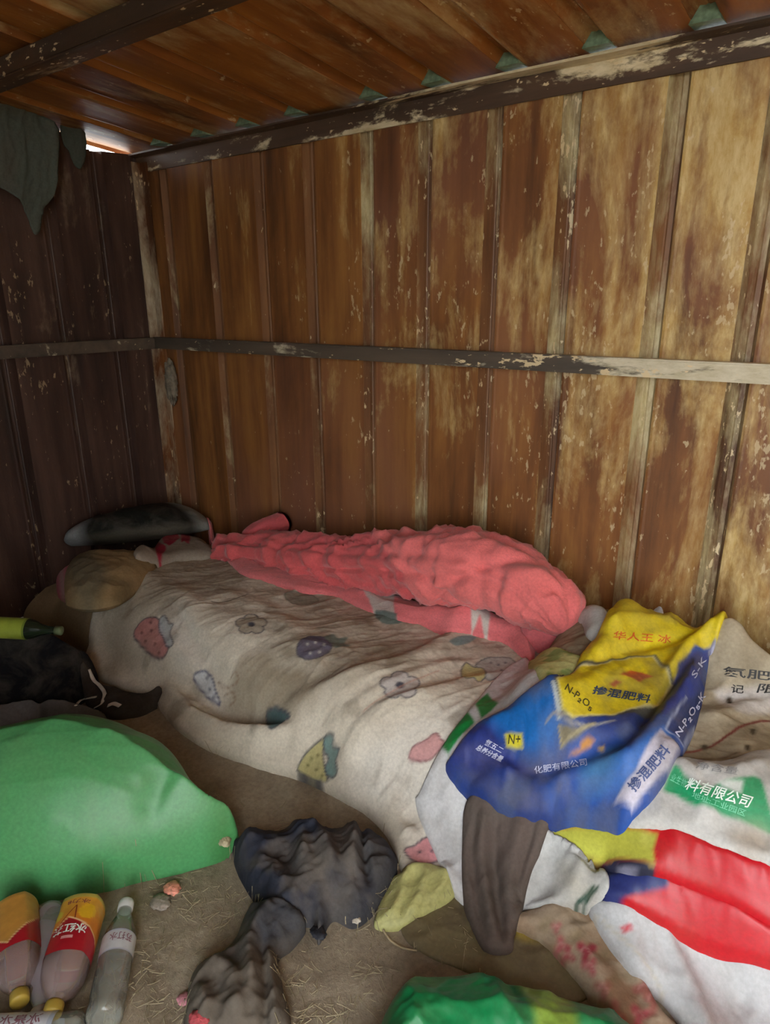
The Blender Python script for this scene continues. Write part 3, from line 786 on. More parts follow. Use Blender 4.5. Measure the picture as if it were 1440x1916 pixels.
o3, ss, aa, V = tube('rolled_end', [onz(975, 1185, .26), onz(1030, 1185, .28), onz(1070, 1180, .27), onz(1094, 1186, .25)], [.06, .078, .07, .045], M['fleece'], PB, amp=(.008, .004), seed=12, nseg=50, nang=48)
vcol(o3, srgb(228, 118, 124)); child(o3, PB)

# ------------------------------------------------------------------ heap of bedding and sacks at the right end of the bed
L = cloth('green_plastic_bag', [(2.38, -.26), (2.40, -.06), (2.6, -.055), (3.0, -.055), (3.05, -.28), (2.6, -.28)], M['film'], srgb(16, 104, 42), puff=.20, puff_w=.07, world=True, noise=[(.01, 8, .1, 3, 61)])
tag(finish(L), 'glossy dark green plastic bag behind the beige bedding, against the back wall', 'bag')
L = cloth('beige_bedding', [(2.00, -.42), (2.00, -.16), (2.08, -.08), (2.30, -.07), (2.38, -.14), (2.46, -.22), (2.65, -.26), (3.05, -.27), (3.1, -.66), (2.75, -.74), (2.35, -.72), (2.05, -.62)], M['cotton'], srgb(176, 164, 140), world=True,
          puff=.12, puff_w=.13, drape=.03, extra=lambda x, y, d: .075*np.exp(-((x-2.20)/.17)**2-((y+.17)/.13)**2),
          folds=[([(1300, 1255), (1370, 1262), (1440, 1285)], .02, .03, .016), ([(1290, 1320), (1360, 1310), (1440, 1330)], .02, .03, -.012), ([(1280, 1412), (1330, 1395), (1380, 1365), (1440, 1352)], .010, .03, -.012),
                 ([(1300, 1440), (1380, 1420), (1450, 1400)], .02, .03, .014)],
          noise=[(.016, 9, .2, 2.2, 67), (.006, 24, .4, 1.8, 68)])
stain(L, srgb(98, 84, 62), 8, .50, .14, 69, .6)
paint(L, [(1345, 1290), (1440, 1290), (1440, 1335), (1380, 1330), (1345, 1312)], srgb(214, 210, 204), 3, soft=2)
stroke(L, [(1270, 1410), (1320, 1400), (1350, 1384), (1380, 1362), (1410, 1352), (1460, 1350)], srgb(120, 58, 52), .006, 4)
stroke(L, [(1265, 1418), (1330, 1420), (1380, 1408)], srgb(92, 72, 52), .005, 4, .8)
for p in ((1318, 1398), (1408, 1368), (1398, 1398), (1364, 1310)): paint(L, [(p[0]-5, p[1]-4), (p[0]+5, p[1]-3), (p[0]+4, p[1]+6), (p[0]-4, p[1]+5)], srgb(70, 62, 48), 3)
BE = finish(L); tag(BE, 'dirty beige stitched bedding with black lettering, under the blue sack at right', 'bedding')
beH = H.copy()

# text laid on a surface: baseline start, baseline end, top of the first letter, all in pixels
def text_mesh(name, txt, bold=0.012, cuts=.06):
    cu = bpy.data.curves.new('t', 'FONT'); cu.body = txt; cu.offset = bold; cu.resolution_u = 2
    ob = bpy.data.objects.new('t', cu); C.objects.link(ob)
    dg = bpy.context.evaluated_depsgraph_get(); dg.update()
    me = bpy.data.meshes.new_from_object(ob.evaluated_get(dg))
    bpy.data.objects.remove(ob, do_unlink=True); bpy.data.curves.remove(cu)
    bm = bmesh.new(); bm.from_mesh(me)
    bmesh.ops.triangulate(bm, faces=bm.faces[:])
    for _ in range(4):
        e = [e for e in bm.edges if e.calc_length() > .22]
        if not e: break
        bmesh.ops.subdivide_edges(bm, edges=e, cuts=1); bmesh.ops.triangulate(bm, faces=bm.faces[:])
    bm.to_mesh(me); bm.free(); me.name = name
    co = np.zeros(len(me.vertices)*3); me.vertices.foreach_get('co', co); co = co.reshape(-1, 3)
    if len(co):
        lo, hi = co.min(0), co.max(0); co[:, 0] = (co[:, 0]-lo[0])/(hi[0]-lo[0]); co[:, 1] = (co[:, 1]-lo[1])/(hi[1]-lo[1])
    return me, co
INKM = {}
def ink(name, col, rough=.6):
    if name not in INKM: INKM[name] = plain('print_'+name, tuple(col), rough, vary=.15, scale=80, bump=0)
    return INKM[name]
def print_on(parent, txt, p00, p10, p01, mat, bold=.012, lift=.0025, name='lettering'):
    me, co = text_mesh(name, txt, bold)
    p00, p10, p01 = map(lambda q: np.array(q, float), (p00, p10, p01))
    W = []
    for u, v, _ in co:
        q = p00+u*(p10-p00)+v*(p01-p00); h = hit(q[0], q[1]); W.append((h[0], h[1], h[2]+lift))
    me.vertices.foreach_set('co', np.array(W).ravel() if len(W) else []); me.update()
    me.materials.clear()
    return link(name, me, mat, parent)
print_on(BE, '氮肥', (1350, 1266), (1440, 1276), (1352, 1248), ink('black', (.03, .03, .03)))
print_on(BE, '记', (1366, 1298), (1390, 1300), (1368, 1282), ink('black', 0))
print_on(BE, '限', (1414, 1298), (1452, 1300), (1420, 1281), ink('black', 0))

L = cloth('olive_floor_sack', [(780, 1668, 0), (860, 1640, 0), (960, 1690, 0), (1040, 1770, 0), (1110, 1850, 0), (1040, 1880, 0), (900, 1830, 0), (800, 1790, 0), (750, 1740, 0)], M['woven'], srgb(122, 112, 82), thick=.004, puff=.008, puff_w=.04,
          noise=[(.008, 12, .8, 2, 85), (.004, 34, .2, 1.4, 86)])
stain(L, srgb(110, 98, 74), 9, .45, .15, 87, .8)
paint(L, [(955, 1715), (1000, 1730), (1015, 1760), (960, 1750)], srgb(168, 146, 62), 3, soft=3)
tag(finish(L), 'flattened olive yellow sack trodden into the dirt beside the trousers', 'sack')
L = cloth('yellow_mesh_bag', [(738, 1640, .01), (790, 1626, .02), (830, 1630, .02), (862, 1656, 0), (846, 1690, 0), (800, 1718, 0), (748, 1742, 0), (702, 1738, 0), (706, 1708, 0), (722, 1668, 0)], M['woven'], srgb(196, 196, 128), thick=.005, puff=.02, puff_w=.05,
          folds=[([(760, 1640), (750, 1690), (730, 1735)], .008, .012, .008), ([(800, 1635), (790, 1680), (770, 1725)], .008, .012, .008), ([(830, 1640), (830, 1670), (800, 1710)], .008, .012, .006)], noise=[(.008, 26, 1.2, 2, 88)])
for k in range(7): stroke(L, [(726+k*20, 1650-k*2), (712+k*18, 1734-k*8)], srgb(160, 156, 92), .003, 0, .6)
for k in range(4): stroke(L, [(722-k*4, 1668+k*20), (790, 1652+k*22), (856-k*12, 1650+k*18)], srgb(160, 156, 92), .003, 3, .5)
tag(finish(L), 'crumpled pale yellow mesh bag on the dirt between navy clothes and trousers', 'bag')
L = cloth('floral_cloth', [(950, 1712, .04), (1030, 1700), (1090, 1690), (1170, 1720), (1240, 1790, .12), (1310, 1870, .10), (1340, 1950, .06), (1350, 2080, .02), (1190, 2080, 0), (1140, 1935, 0), (1085, 1855, 0), (1015, 1778, 0)], M['cotton'], srgb(176, 158, 136), thick=.010, puff=.02, puff_w=.05, drape=.05,
          folds=[([(1010, 1720), (1080, 1790), (1140, 1900)], .02, .025, .016), ([(1080, 1715), (1150, 1800), (1200, 1910)], .015, .02, -.012), ([(1120, 1730), (1190, 1820), (1240, 1910)], .015, .02, .010)], noise=[(.010, 13, .9, 2, 93), (.004, 30, .3, 1.6, 94)])
stain(L, srgb(150, 122, 96), 14, .45, .12, 95, .8)
for (x, y, r, c) in ((1050, 1770, 16, 1), (1062, 1788, 14, 0), (1096, 1780, 20, 0), (1104, 1808, 16, 1), (1150, 1745, 16, 2), (1168, 1766, 18, 2), (1205, 1850, 22, 2), (1222, 1872, 22, 2), (1128, 1850, 18, 2), (1150, 1900, 24, 2), (1172, 1735, 8, 0), (1196, 1900, 20, 1), (1040, 1735, 10, 1)):
    col = (srgb(160, 52, 72), srgb(186, 96, 104), srgb(170, 110, 100))[c]
    P = [(x+r*(.75+.35*math.sin(3*a+x))*math.cos(a), y+r*1.2*(.75+.35*math.sin(3*a+x))*math.sin(a)) for a in np.linspace(0, 6.28, 16)[:-1]]
    paint(L, P, col, 2, alpha=1, soft=1)
    stroke(L, [(x-r*.5, y), (x, y-r*.4), (x+r*.5, y+r*.3)], srgb(206, 150, 146), .004, 3, .6)
for (x, y) in ((1080, 1748), (1130, 1790), (1180, 1820), (1150, 1830), (1020, 1728)): paint(L, [(x-14, y+8), (x, y-10), (x+12, y-4), (x+2, y+12)], srgb(128, 116, 84), 3, alpha=.6, soft=2)
tag(finish(L), 'faded floral cloth with red blossoms hanging at the bottom right', 'cloth')
L = cloth('white_cloth', [(1100, 1702), (1160, 1702), (1220, 1722), (1300, 1760), (1380, 1796), (1460, 1822), (1580, 1860), (1600, 2060, .05), (1380, 2060, .02), (1318, 1940, .05), (1285, 1870, .07), (1245, 1805, .09), (1180, 1742, .12)], M['woven'], srgb(188, 190, 192), thick=.012, puff=.02, puff_w=.04, drape=.04,
          folds=[([(1130, 1712), (1220, 1780), (1290, 1880), (1330, 1980)], .012, .02, .012), ([(1250, 1750), (1330, 1830), (1400, 1930)], .02, .03, -.012), ([(1180, 1712), (1300, 1772), (1440, 1825)], .008, .012, .010)], noise=[(.010, 10, 2.2, 2.4, 103), (.004, 28, 2.4, 2, 104)])
for k in range(4): stroke(L, [(1162+k*5, 1736-k*2), (1168+k*5, 1744-k*2)], srgb(190, 70, 80), .004)
stroke(L, [(1110, 1712), (1180, 1770), (1235, 1850), (1262, 1920)], srgb(186, 182, 172), .004, 4)
tag(finish(L), 'white hemmed cloth hanging over the bed corner at the lower right', 'cloth')
RED, DB = srgb(188, 12, 30), srgb(40, 50, 108)
L = cloth('red_blue_sack', [(1120, 1650), (1180, 1640), (1260, 1650), (1360, 1690), (1460, 1745), (1560, 1780), (1560, 1890), (1450, 1822), (1360, 1798), (1250, 1746), (1160, 1708), (1124, 1696)], M['film'], RED, thick=.012, puff=.03, puff_w=.05, drape=.04,
          folds=[([(1180, 1680), (1280, 1700), (1440, 1780)], .02, .03, .016), ([(1240, 1665), (1340, 1705), (1440, 1760)], .012, .016, -.014)], noise=[(.012, 11, 2.6, 2.4, 97), (.004, 30, 2.4, 2, 98)])
paint(L, [(1100, 1640), (1240, 1630), (1250, 1660), (1190, 1672), (1158, 1690), (1150, 1710), (1100, 1700)], DB, 0, soft=.7)
tag(finish(L), 'glossy red plastic sack with a blue corner, lower of the two red ones', 'sack')
L = cloth('yellow_red_sack', [(1020, 1560), (1080, 1535), (1160, 1535), (1240, 1550), (1330, 1590), (1440, 1620), (1560, 1650), (1560, 1810), (1450, 1760), (1360, 1712), (1300, 1684), (1230, 1662), (1170, 1652), (1118, 1634), (1060, 1612)], M['film'], RED, thick=.012, puff=.03, puff_w=.045, drape=.04,
          folds=[([(1040, 1580), (1130, 1605), (1215, 1620)], .012, .02, .012), ([(1230, 1610), (1330, 1650), (1450, 1700)], .02, .03, .014), ([(1120, 1622), (1200, 1640), (1300, 1668)], .010, .012, -.010)], noise=[(.012, 12, 2.5, 2.6, 101), (.005, 30, 2.4, 2, 102)])
paint(L, [(1010, 1560), (1080, 1545), (1230, 1560), (1222, 1590), (1224, 1624), (1120, 1618), (1050, 1608)], srgb(172, 172, 66), 0, soft=.7)
paint(L, [(1036, 1580), (1060, 1582), (1120, 1596), (1110, 1606), (1050, 1600)], srgb(214, 218, 96), 3, soft=3)
paint(L, [(1060, 1614), (1110, 1616), (1224, 1624), (1228, 1680), (1080, 1680)], srgb(40, 42, 62), 0, soft=.7)
stroke(L, [(1124, 1640), (1200, 1648), (1280, 1668)], srgb(150, 150, 170), .005, 3, .8)
tag(finish(L), 'red sack with yellow green and navy bands, just below the white lettered sack', 'sack')

# white sack with the green printed band
L = cloth('white_green_sack', [(1130, 1500), (1190, 1440), (1255, 1425), (1340, 1432), (1440, 1410), (1560, 1400), (1600, 1500), (1600, 1700), (1520, 1665), (1440, 1634), (1360, 1606), (1290, 1575), (1240, 1560), (1170, 1560)],
          M['woven'], srgb(190, 189, 185), puff=.02, puff_w=.05, drape=.03,
          folds=[([(1230, 1545), (1320, 1585), (1440, 1625)], .008, .015, .010), ([(1262, 1430), (1290, 1465), (1300, 1500), (1330, 1560)], .012, .02, .012), ([(1330, 1540), (1400, 1560), (1440, 1590)], .02, .03, -.010),
                 ([(1300, 1445), (1360, 1462), (1430, 1450)], .015, .02, .010)], noise=[(.012, 11, 2.4, 2.2, 71), (.004, 28, 2.0, 1.6, 72)])
GR = srgb(20, 150, 96)
paint(L, [(1240, 1478), (1262, 1430), (1280, 1450), (1310, 1470), (1352, 1462), (1412, 1452), (1428, 1470), (1436, 1500), (1452, 1556), (1430, 1556), (1385, 1535), (1340, 1516), (1300, 1508), (1262, 1486)], GR, 2)
paint(L, [(1345, 1462), (1390, 1460), (1386, 1484), (1372, 1480), (1350, 1472)], srgb(206, 214, 208))
stain(L, srgb(165, 150, 130), 7, .58, .12, 73, .45)
paint(L, [(1370, 1560), (1420, 1545), (1440, 1580), (1400, 1592)], srgb(176, 156, 132), 4, soft=4, alpha=.6)
WG = finish(L); tag(WG, 'white woven sack with a green lettered band, at the right edge', 'sack')
wm = ink('white', srgb(226, 240, 232))
print_on(WG, '料有限公司', (1278, 1478), (1398, 1514), (1290, 1456), wm)
print_on(WG, '地址:工业园区', (1292, 1494), (1392, 1530), (1296, 1482), ink('pale_green', srgb(120, 205, 165)), bold=.004)
print_on(WG, '业生物', (1252, 1462), (1280, 1476), (1258, 1448), ink('pale_green', 0), bold=.004)
print_on(WG, '净含量', (1300, 1440), (1378, 1452), (1304, 1426), ink('grey', (.25, .25, .25)), bold=.004)

# white sack with green bars that shows along the left edge of the blue one and hangs to the floor
L = cloth('white_striped_sack', [(955, 1250), (990, 1238), (1012, 1262), (1060, 1330), (1090, 1420), (1050, 1540), (990, 1600, .1), (890, 1700, 0), (856, 1694, 0), (830, 1652, 0), (802, 1590, .02), (778, 1510, .07), (786, 1450, .15), (835, 1390), (880, 1330), (920, 1282)],
          M['woven'], srgb(212, 213, 214), thick=.006, puff=.008, puff_w=.03, drape=.03,
          folds=[([(830, 1480), (850, 1560), (870, 1640)], .02, .03, .010), ([(800, 1520), (830, 1590), (850, 1640)], .015, .02, -.008)], noise=[(.008, 12, 1.0, 2, 75), (.003, 34, .4, 1.5, 76)])
GD = srgb(22, 132, 62)
paint(L, [(888, 1318), (912, 1296), (932, 1316), (900, 1344)], GD)
paint(L, [(818, 1392), (872, 1332), (888, 1352), (838, 1412)], GD)
tag(finish(L), 'white woven sack with green bars edging the blue sack on the quilt', 'sack')
L = cloth('white_sheet_sack', [(985, 1560), (1040, 1575), (1120, 1625), (1138, 1665), (1122, 1692), (1060, 1702), (990, 1706), (955, 1692), (950, 1640)], M['woven'], srgb(188, 190, 188), thick=.008, puff=.02, puff_w=.06, drape=.04,
          folds=[([(1060, 1610), (1080, 1650), (1060, 1700)], .015, .02, .012), ([(1020, 1600), (1030, 1650), (1000, 1700)], .02, .02, -.008)], noise=[(.010, 12, .6, 2, 89)])
paint(L, [(1050, 1620), (1110, 1650), (1110, 1690), (1060, 1690)], srgb(178, 174, 162), 3, soft=5)
for d in (0, 14): stroke(L, [(1078+d, 1692), (1108+d*.6, 1662)], srgb(40, 74, 58), .006)
tag(finish(L), 'limp white sack with two short green bars beside the trousers', 'sack')
L = cloth('grey_brown_trousers', [(876, 1500), (950, 1480), (1028, 1510), (1012, 1590), (992, 1640), (972, 1690, .08), (962, 1740, .04), (958, 1790, 0), (940, 1800, 0), (905, 1790, 0), (884, 1728, .03), (868, 1660, .06), (864, 1590)],
          M['dark'], srgb(98, 86, 80), thick=.010, puff=.014, puff_w=.02, drape=.05,
          folds=[([(905, 1540), (900, 1640), (925, 1780)], .012, .016, .016), ([(930, 1540), (925, 1640), (942, 1770)], .008, .012, -.014), ([(975, 1545), (960, 1640), (948, 1720)], .015, .02, .012), ([(1000, 1550), (980, 1620), (962, 1700)], .008, .012, -.012), ([(888, 1560), (884, 1640), (905, 1760)], .008, .010, -.012)], noise=[(.010, 15, 1.3, 3, 91), (.004, 32, 1.2, 2, 92)])
tag(finish(L), 'grey brown trouser leg hanging off the bed edge onto the dirt', 'trousers')
L = cloth('yellow_green_cloth', [(990, 1240), (1060, 1225), (1090, 1240), (1060, 1280), (1010, 1285)], M['cotton'], srgb(206, 208, 140), puff=.012, puff_w=.03, noise=[(.006, 22, .5, 1.5, 77)])
stain(L, srgb(120, 160, 90), 26, .5, .1, 78, .7)
tag(finish(L), 'scrap of yellow green patterned cloth below the pink blanket end', 'cloth')

L = cloth('grey_sheet', [(1078, 1168), (1092, 1150), (1140, 1142), (1172, 1152), (1160, 1200), (1100, 1198)], M['cotton'], srgb(186, 187, 182), puff=.022, puff_w=.05, noise=[(.008, 14, .2, 2, 63)])
tag(finish(L), 'folded grey sheet between the pink blanket and the yellow sack', 'sheet')

# yellow and blue fertiliser sack
so = [(1172, 1122, .42), (1215, 1132, .42), (1290, 1154, .40), (1340, 1164, .38), (1368, 1180, .37), (1390, 1196, .36), (1392, 1208, .355), (1366, 1212, .355), (1340, 1210), (1326, 1228), (1322, 1262), (1310, 1330), (1288, 1395), (1255, 1445), (1222, 1498),
      (1166, 1562), (1130, 1562), (1050, 1552), (960, 1530), (880, 1492), (836, 1452), (846, 1424), (916, 1352), (994, 1304), (1064, 1274), (1092, 1226), (1122, 1188), (1150, 1142, .41)]
L = cloth('fertiliser_sack', so, M['woven'], srgb(30, 78, 160), thick=.012, puff=.03, puff_w=.05, drape=.06, edge=.035,
          folds=[([(1240, 1160, .40), (1290, 1175, .39), (1350, 1190, .37)], .04, .04, .022), ([(1160, 1150), (1150, 1190), (1100, 1240)], .03, .04, .010), ([(1060, 1290), (1120, 1255), (1200, 1235), (1280, 1220)], .012, .022, -.016),
                 ([(1240, 1300), (1290, 1240), (1330, 1200)], .018, .03, .024), ([(1180, 1400), (1235, 1330), (1290, 1260)], .012, .018, -.022), ([(1110, 1500), (1190, 1430), (1270, 1330), (1310, 1260)], .02, .028, .022),
                 ([(900, 1380), (960, 1360), (1010, 1420)], .02, .03, .010), ([(840, 1440), (940, 1450), (1000, 1470), (1080, 1440), (1180, 1400)], .015, .02, -.014), ([(880, 1400), (920, 1440), (960, 1480)], .02, .02, .012),
                 ([(1130, 1190), (1240, 1190), (1350, 1180)], .015, .02, .009), ([(1020, 1500), (1100, 1490), (1180, 1470)], .02, .03, .014), ([(1150, 1540), (1220, 1470), (1280, 1390)], .012, .02, .012)],
          noise=[(.010, 10, 2.2, 2.0, 81), (.005, 26, 2.0, 2.0, 82)])
YE, NAVY, BLUE = srgb(222, 200, 22), srgb(38, 54, 128), srgb(14, 104, 184)
stain(L, srgb(30, 46, 108), 7, .42, .16, 84, .8)
stain(L, srgb(84, 96, 120), 16, .58, .12, 86, .45)
paint(L, [(1140, 1100), (1400, 1100), (1400, 1210), (1360, 1212), (1338, 1196), (1300, 1206), (1268, 1240), (1264, 1280), (1244, 1292), (1222, 1270), (1170, 1240), (1090, 1245), (1040, 1262), (1060, 1235), (1110, 1180)], YE)
paint(L, [(880, 1370), (920, 1310), (990, 1285), (1040, 1270), (1050, 1330), (1060, 1370), (1000, 1410), (950, 1400)], BLUE, 3, soft=4)
paint(L, [(1180, 1490), (1210, 1450), (1262, 1370), (1240, 1360), (1180, 1400), (1120, 1480)], srgb(44, 108, 190), 0, soft=2)
paint(L, [(820, 1440), (850, 1390), (900, 1350), (960, 1400), (980, 1450), (880, 1450)], NAVY, 3, soft=4)
paint(L, [(1246, 1290), (1290, 1225), (1335, 1200), (1345, 1210), (1318, 1240), (1300, 1300), (1240, 1340)], srgb(44, 62, 140))
# hexagon with its frame
hexo = [(1036, 1268), (1080, 1244), (1160, 1232), (1226, 1224), (1262, 1282), (1236, 1322), (1150, 1340), (1066, 1346), (1046, 1330)]
paint(L, hexo, srgb(70, 72, 66)); hc = np.mean(hexo, 0)
paint(L, [tuple(hc+(np.array(p)-hc)*.955) for p in hexo], srgb(228, 222, 170)); paint(L, [tuple(hc+(np.array(p)-hc)*.93) for p in hexo], YE)
stroke(L, [(1034, 1275), (1046, 1340)], srgb(190, 200, 200), .008)
paint(L, [(1160, 1262), (1178, 1254), (1200, 1258), (1222, 1266), (1206, 1270), (1196, 1276), (1182, 1268)], srgb(206, 96, 40)); paint(L, [(1140, 1280), (1152, 1272), (1162, 1276), (1150, 1286)], srgb(200, 90, 40))
# navy tab, grey wedge and orange picture under the hexagon
stroke(L, [(1022, 1350), (1040, 1332), (1070, 1352), (1110, 1356), (1150, 1348)], srgb(150, 150, 150), .004, 3)
paint(L, [(1046, 1358), (1080, 1362), (1112, 1352), (1080, 1380), (1050, 1396)], srgb(120, 112, 84)); stroke(L, [(1046, 1358), (1050, 1396), (1112, 1354)], srgb(170, 160, 120), .004)
paint(L, [(1086, 1388), (1098, 1378), (1112, 1384), (1104, 1398), (1078, 1412), (1064, 1412), (1086, 1400)], srgb(190, 128, 50)); paint(L, [(1118, 1400), (1130, 1396), (1128, 1408)], srgb(200, 160, 60))
paint(L, [(1090, 1440), (1130, 1410), (1160, 1400), (1140, 1450), (1100, 1470)], srgb(70, 140, 190), 3, soft=4, alpha=.7)
paint(L, [(944, 1372), (976, 1372), (978, 1400), (948, 1398)], srgb(216, 206, 40))
# dark panel and white panel on the gusset
paint(L, [(1246, 1362), (1276, 1320), (1312, 1300), (1312, 1330), (1290, 1390), (1278, 1398)], srgb(34, 52, 104)); stroke(L, [(1244, 1364), (1278, 1400), (1300, 1360)], srgb(160, 170, 200), .003); stroke(L, [(1244, 1364), (1284, 1304)], srgb(160, 170, 200), .003)
paint(L, [(1236, 1364), (1272, 1402), (1252, 1444), (1182, 1520), (1150, 1500), (1190, 1440)], srgb(200, 196, 212))
paint(L, [(1326, 1222), (1340, 1206), (1352, 1206), (1336, 1224), (1328, 1236)], srgb(226, 224, 236))
stain(L, srgb(96, 90, 84), 12, .60, .12, 83, .35)
FS = finish(L); tag(FS, 'yellow and blue fertiliser sack with a yellow hexagon, lying across the bed end', 'sack')
dk, rd, lv = ink('dark_blue', srgb(44, 62, 92)), ink('orange_red', srgb(206, 100, 36)), ink('pale_lavender', srgb(196, 202, 226))
print_on(FS, 'N-P₂O₅', (1054, 1294), (1104, 1334), (1062, 1280), ink('brown_black', srgb(70, 66, 30)))
print_on(FS, '掺混肥料', (1106, 1300), (1214, 1318), (1112, 1284), dk, .02)
print_on(FS, '华人王 冰', (1146, 1198), (1254, 1206), (1148, 1182), rd)
print_on(FS, 'N-P₂O₅-K', (1272, 1384), (1322, 1306), (1262, 1372), ink('pale_lavender', 0))
print_on(FS, '掺混肥料', (1188, 1486), (1256, 1408), (1170, 1470), ink('slate', srgb(70, 84, 130)), .02)
print_on(FS, 'N+', (950, 1394), (972, 1394), (952, 1376), ink('brown_black', 0), .004)
print_on(FS, '氮五二', (904, 1394), (936, 1412), (912, 1384), lv, .01)
print_on(FS, '总养分含量', (888, 1404), (936, 1428), (896, 1394), lv, .02)
print_on(FS, '化肥有限公司', (1000, 1450), (1098, 1434), (998, 1436), lv, .004)
print_on(FS, 'S-K', (1300, 1272), (1322, 1236), (1292, 1264), lv, .004)

L = cloth('white_plastic_bag', [(2.12, -.075), (2.13, -.052), (2.22, -.051), (2.36, -.051), (2.38, -.07), (2.25, -.085)], M['film'], srgb(214, 218, 224), puff=.19, puff_w=.015, world=True, edge=.008,
          folds=[([(1234, 1108, .42), (1240, 1125, .42)], .014, .03, .05)], noise=[(.012, 16, .8, 1.5, 65)])
tag(finish(L), 'crumpled white plastic bag with a peak behind the yellow sack', 'bag')

# ------------------------------------------------------------------ sacks and clothes over the front of the bed, right
# ------------------------------------------------------------------ on the dirt: navy clothes, grey rag, green sacks
L = cloth('navy_clothes', [(436, 1600, 0), (450, 1560, .05), (520, 1535, .07), (600, 1525, .08), (670, 1528, .08), (715, 1550, .06), (738, 1600, .03), (742, 1640, 0), (716, 1690, 0), (690, 1722, 0), (660, 1738, 0), (622, 1726, 0), (596, 1768, 0), (584, 1736, 0), (520, 1732, 0), (478, 1692, 0), (446, 1640, 0)],
          M['dark'], srgb(44, 48, 60), thick=.01, puff=.07, puff_w=.06,
          folds=[([(550, 1560), (600, 1620), (630, 1690)], .014, .02, .03), ([(650, 1545), (670, 1610), (650, 1690)], .014, .018, .026), ([(470, 1600), (530, 1570), (570, 1620), (560, 1680)], .014, .018, .022), ([(675, 1560), (680, 1630), (690, 1690)], .008, .01, -.024), ([(500, 1640), (540, 1650), (560, 1700)], .02, .02, -.02)],
          noise=[(.030, 11, 1.2, 1.6, 111), (.012, 26, .8, 1.5, 112)])
paint(L, [(570, 1560), (620, 1620), (640, 1700), (600, 1690), (580, 1620)], srgb(96, 90, 84), 4, soft=5, alpha=.8)
paint(L, [(640, 1540), (672, 1560), (680, 1640), (650, 1700), (640, 1620)], srgb(100, 94, 88), 4, soft=5, alpha=.8)
paint(L, [(690, 1560), (730, 1600), (730, 1650), (700, 1690)], srgb(84, 82, 80), 4, soft=5, alpha=.7)
stain(L, srgb(104, 96, 86), 12, .5, .12, 113, .5)
tag(finish(L), 'heap of crumpled navy clothes on the dirt in front of the bed', 'clothes')
L = cloth('grey_rag', [(470, 1712, 0), (540, 1728, 0), (572, 1740, 0), (545, 1778, 0), (520, 1800, 0), (528, 1850, 0), (534, 1950, 0), (360, 1960, 0), (352, 1880, 0), (366, 1830, 0), (410, 1800, 0), (440, 1770, 0)], M['dark'], srgb(104, 96, 86), thick=.008, puff=.04, puff_w=.05,
          folds=[([(500, 1740), (470, 1800), (480, 1900)], .012, .016, .02), ([(400, 1830), (440, 1860), (450, 1940)], .014, .018, .018), ([(510, 1780), (515, 1850), (515, 1940)], .012, .014, .016), ([(490, 1790), (500, 1860), (500, 1950)], .008, .01, -.016), ([(370, 1870), (390, 1910), (380, 1950)], .012, .014, .014)],
          noise=[(.022, 13, 1.5, 1.8, 115), (.009, 30, 1.2, 1.5, 116)])
paint(L, [(460, 1705), (580, 1735), (545, 1780), (480, 1765)], srgb(60, 62, 68), 4, soft=5)
stain(L, srgb(66, 64, 64), 11, .48, .14, 117, .6)
tag(finish(L), 'dusty grey rag trailing from the navy clothes towards the viewer', 'rag')
L = cloth('green_bundle', [(-200, 1720, 0), (-60, 1706, 0), (60, 1694, 0), (180, 1672, 0), (300, 1642, 0), (400, 1616, 0), (446, 1596, 0), (440, 1560, .03), (405, 1530, .06), (372, 1470, .10), (350, 1415, .14), (310, 1365, .18), (260, 1332, .20), (190, 1318, .21), (110, 1326, .21), (30, 1350, .2), (-80, 1395, .16), (-200, 1450, .1)],
          M['film'], srgb(82, 156, 98), thick=.01, puff=.305, puff_w=.27, edge=.05,
          folds=[([(330, 1440), (330, 1520), (400, 1590)], .03, .05, .012), ([(400, 1545), (340, 1580), (280, 1640)], .02, .03, -.012), ([(160, 1420), (240, 1440), (320, 1500)], .04, .05, -.006)], noise=[(.014, 5, .6, 2, 119), (.005, 14, .9, 2.5, 120)])
paint(L, [(400, 1570), (425, 1530), (460, 1560), (450, 1610), (410, 1625)], srgb(62, 120, 56), 3, soft=6, alpha=.7)
tag(finish(L), 'bulging pale green plastic bundle on the dirt at the left edge', 'bundle')
L = cloth('green_tarpaulin_bag', [(680, 2080, 0), (700, 1960, .02), (726, 1870, .05), (760, 1812, .08), (810, 1790, .1), (900, 1788, .1), (970, 1800, .1), (1060, 1834, .09), (1118, 1866, .07), (1156, 1920, .03), (1190, 2080, 0)], M['film'], srgb(10, 124, 70), thick=.01, puff=.12, puff_w=.13, edge=.04,
          folds=[([(800, 1810), (760, 1880), (760, 1960)], .02, .03, .012), ([(850, 1830), (880, 1870), (900, 1930)], .014, .02, .012), ([(980, 1830), (1010, 1880), (1020, 1960)], .014, .02, .012), ([(900, 1820), (940, 1880), (960, 1960)], .012, .016, -.010)], noise=[(.020, 11, 1.1, 1.8, 121), (.007, 26, .7, 1.6, 122)])
paint(L, [(930, 1780), (985, 1800), (1050, 1860), (1080, 1920), (1090, 1980), (1010, 1980), (1000, 1900), (975, 1850)], srgb(128, 160, 60), 3, soft=2)
tag(finish(L), 'crinkled dark green bag with a lime stripe at the bottom edge', 'bag')

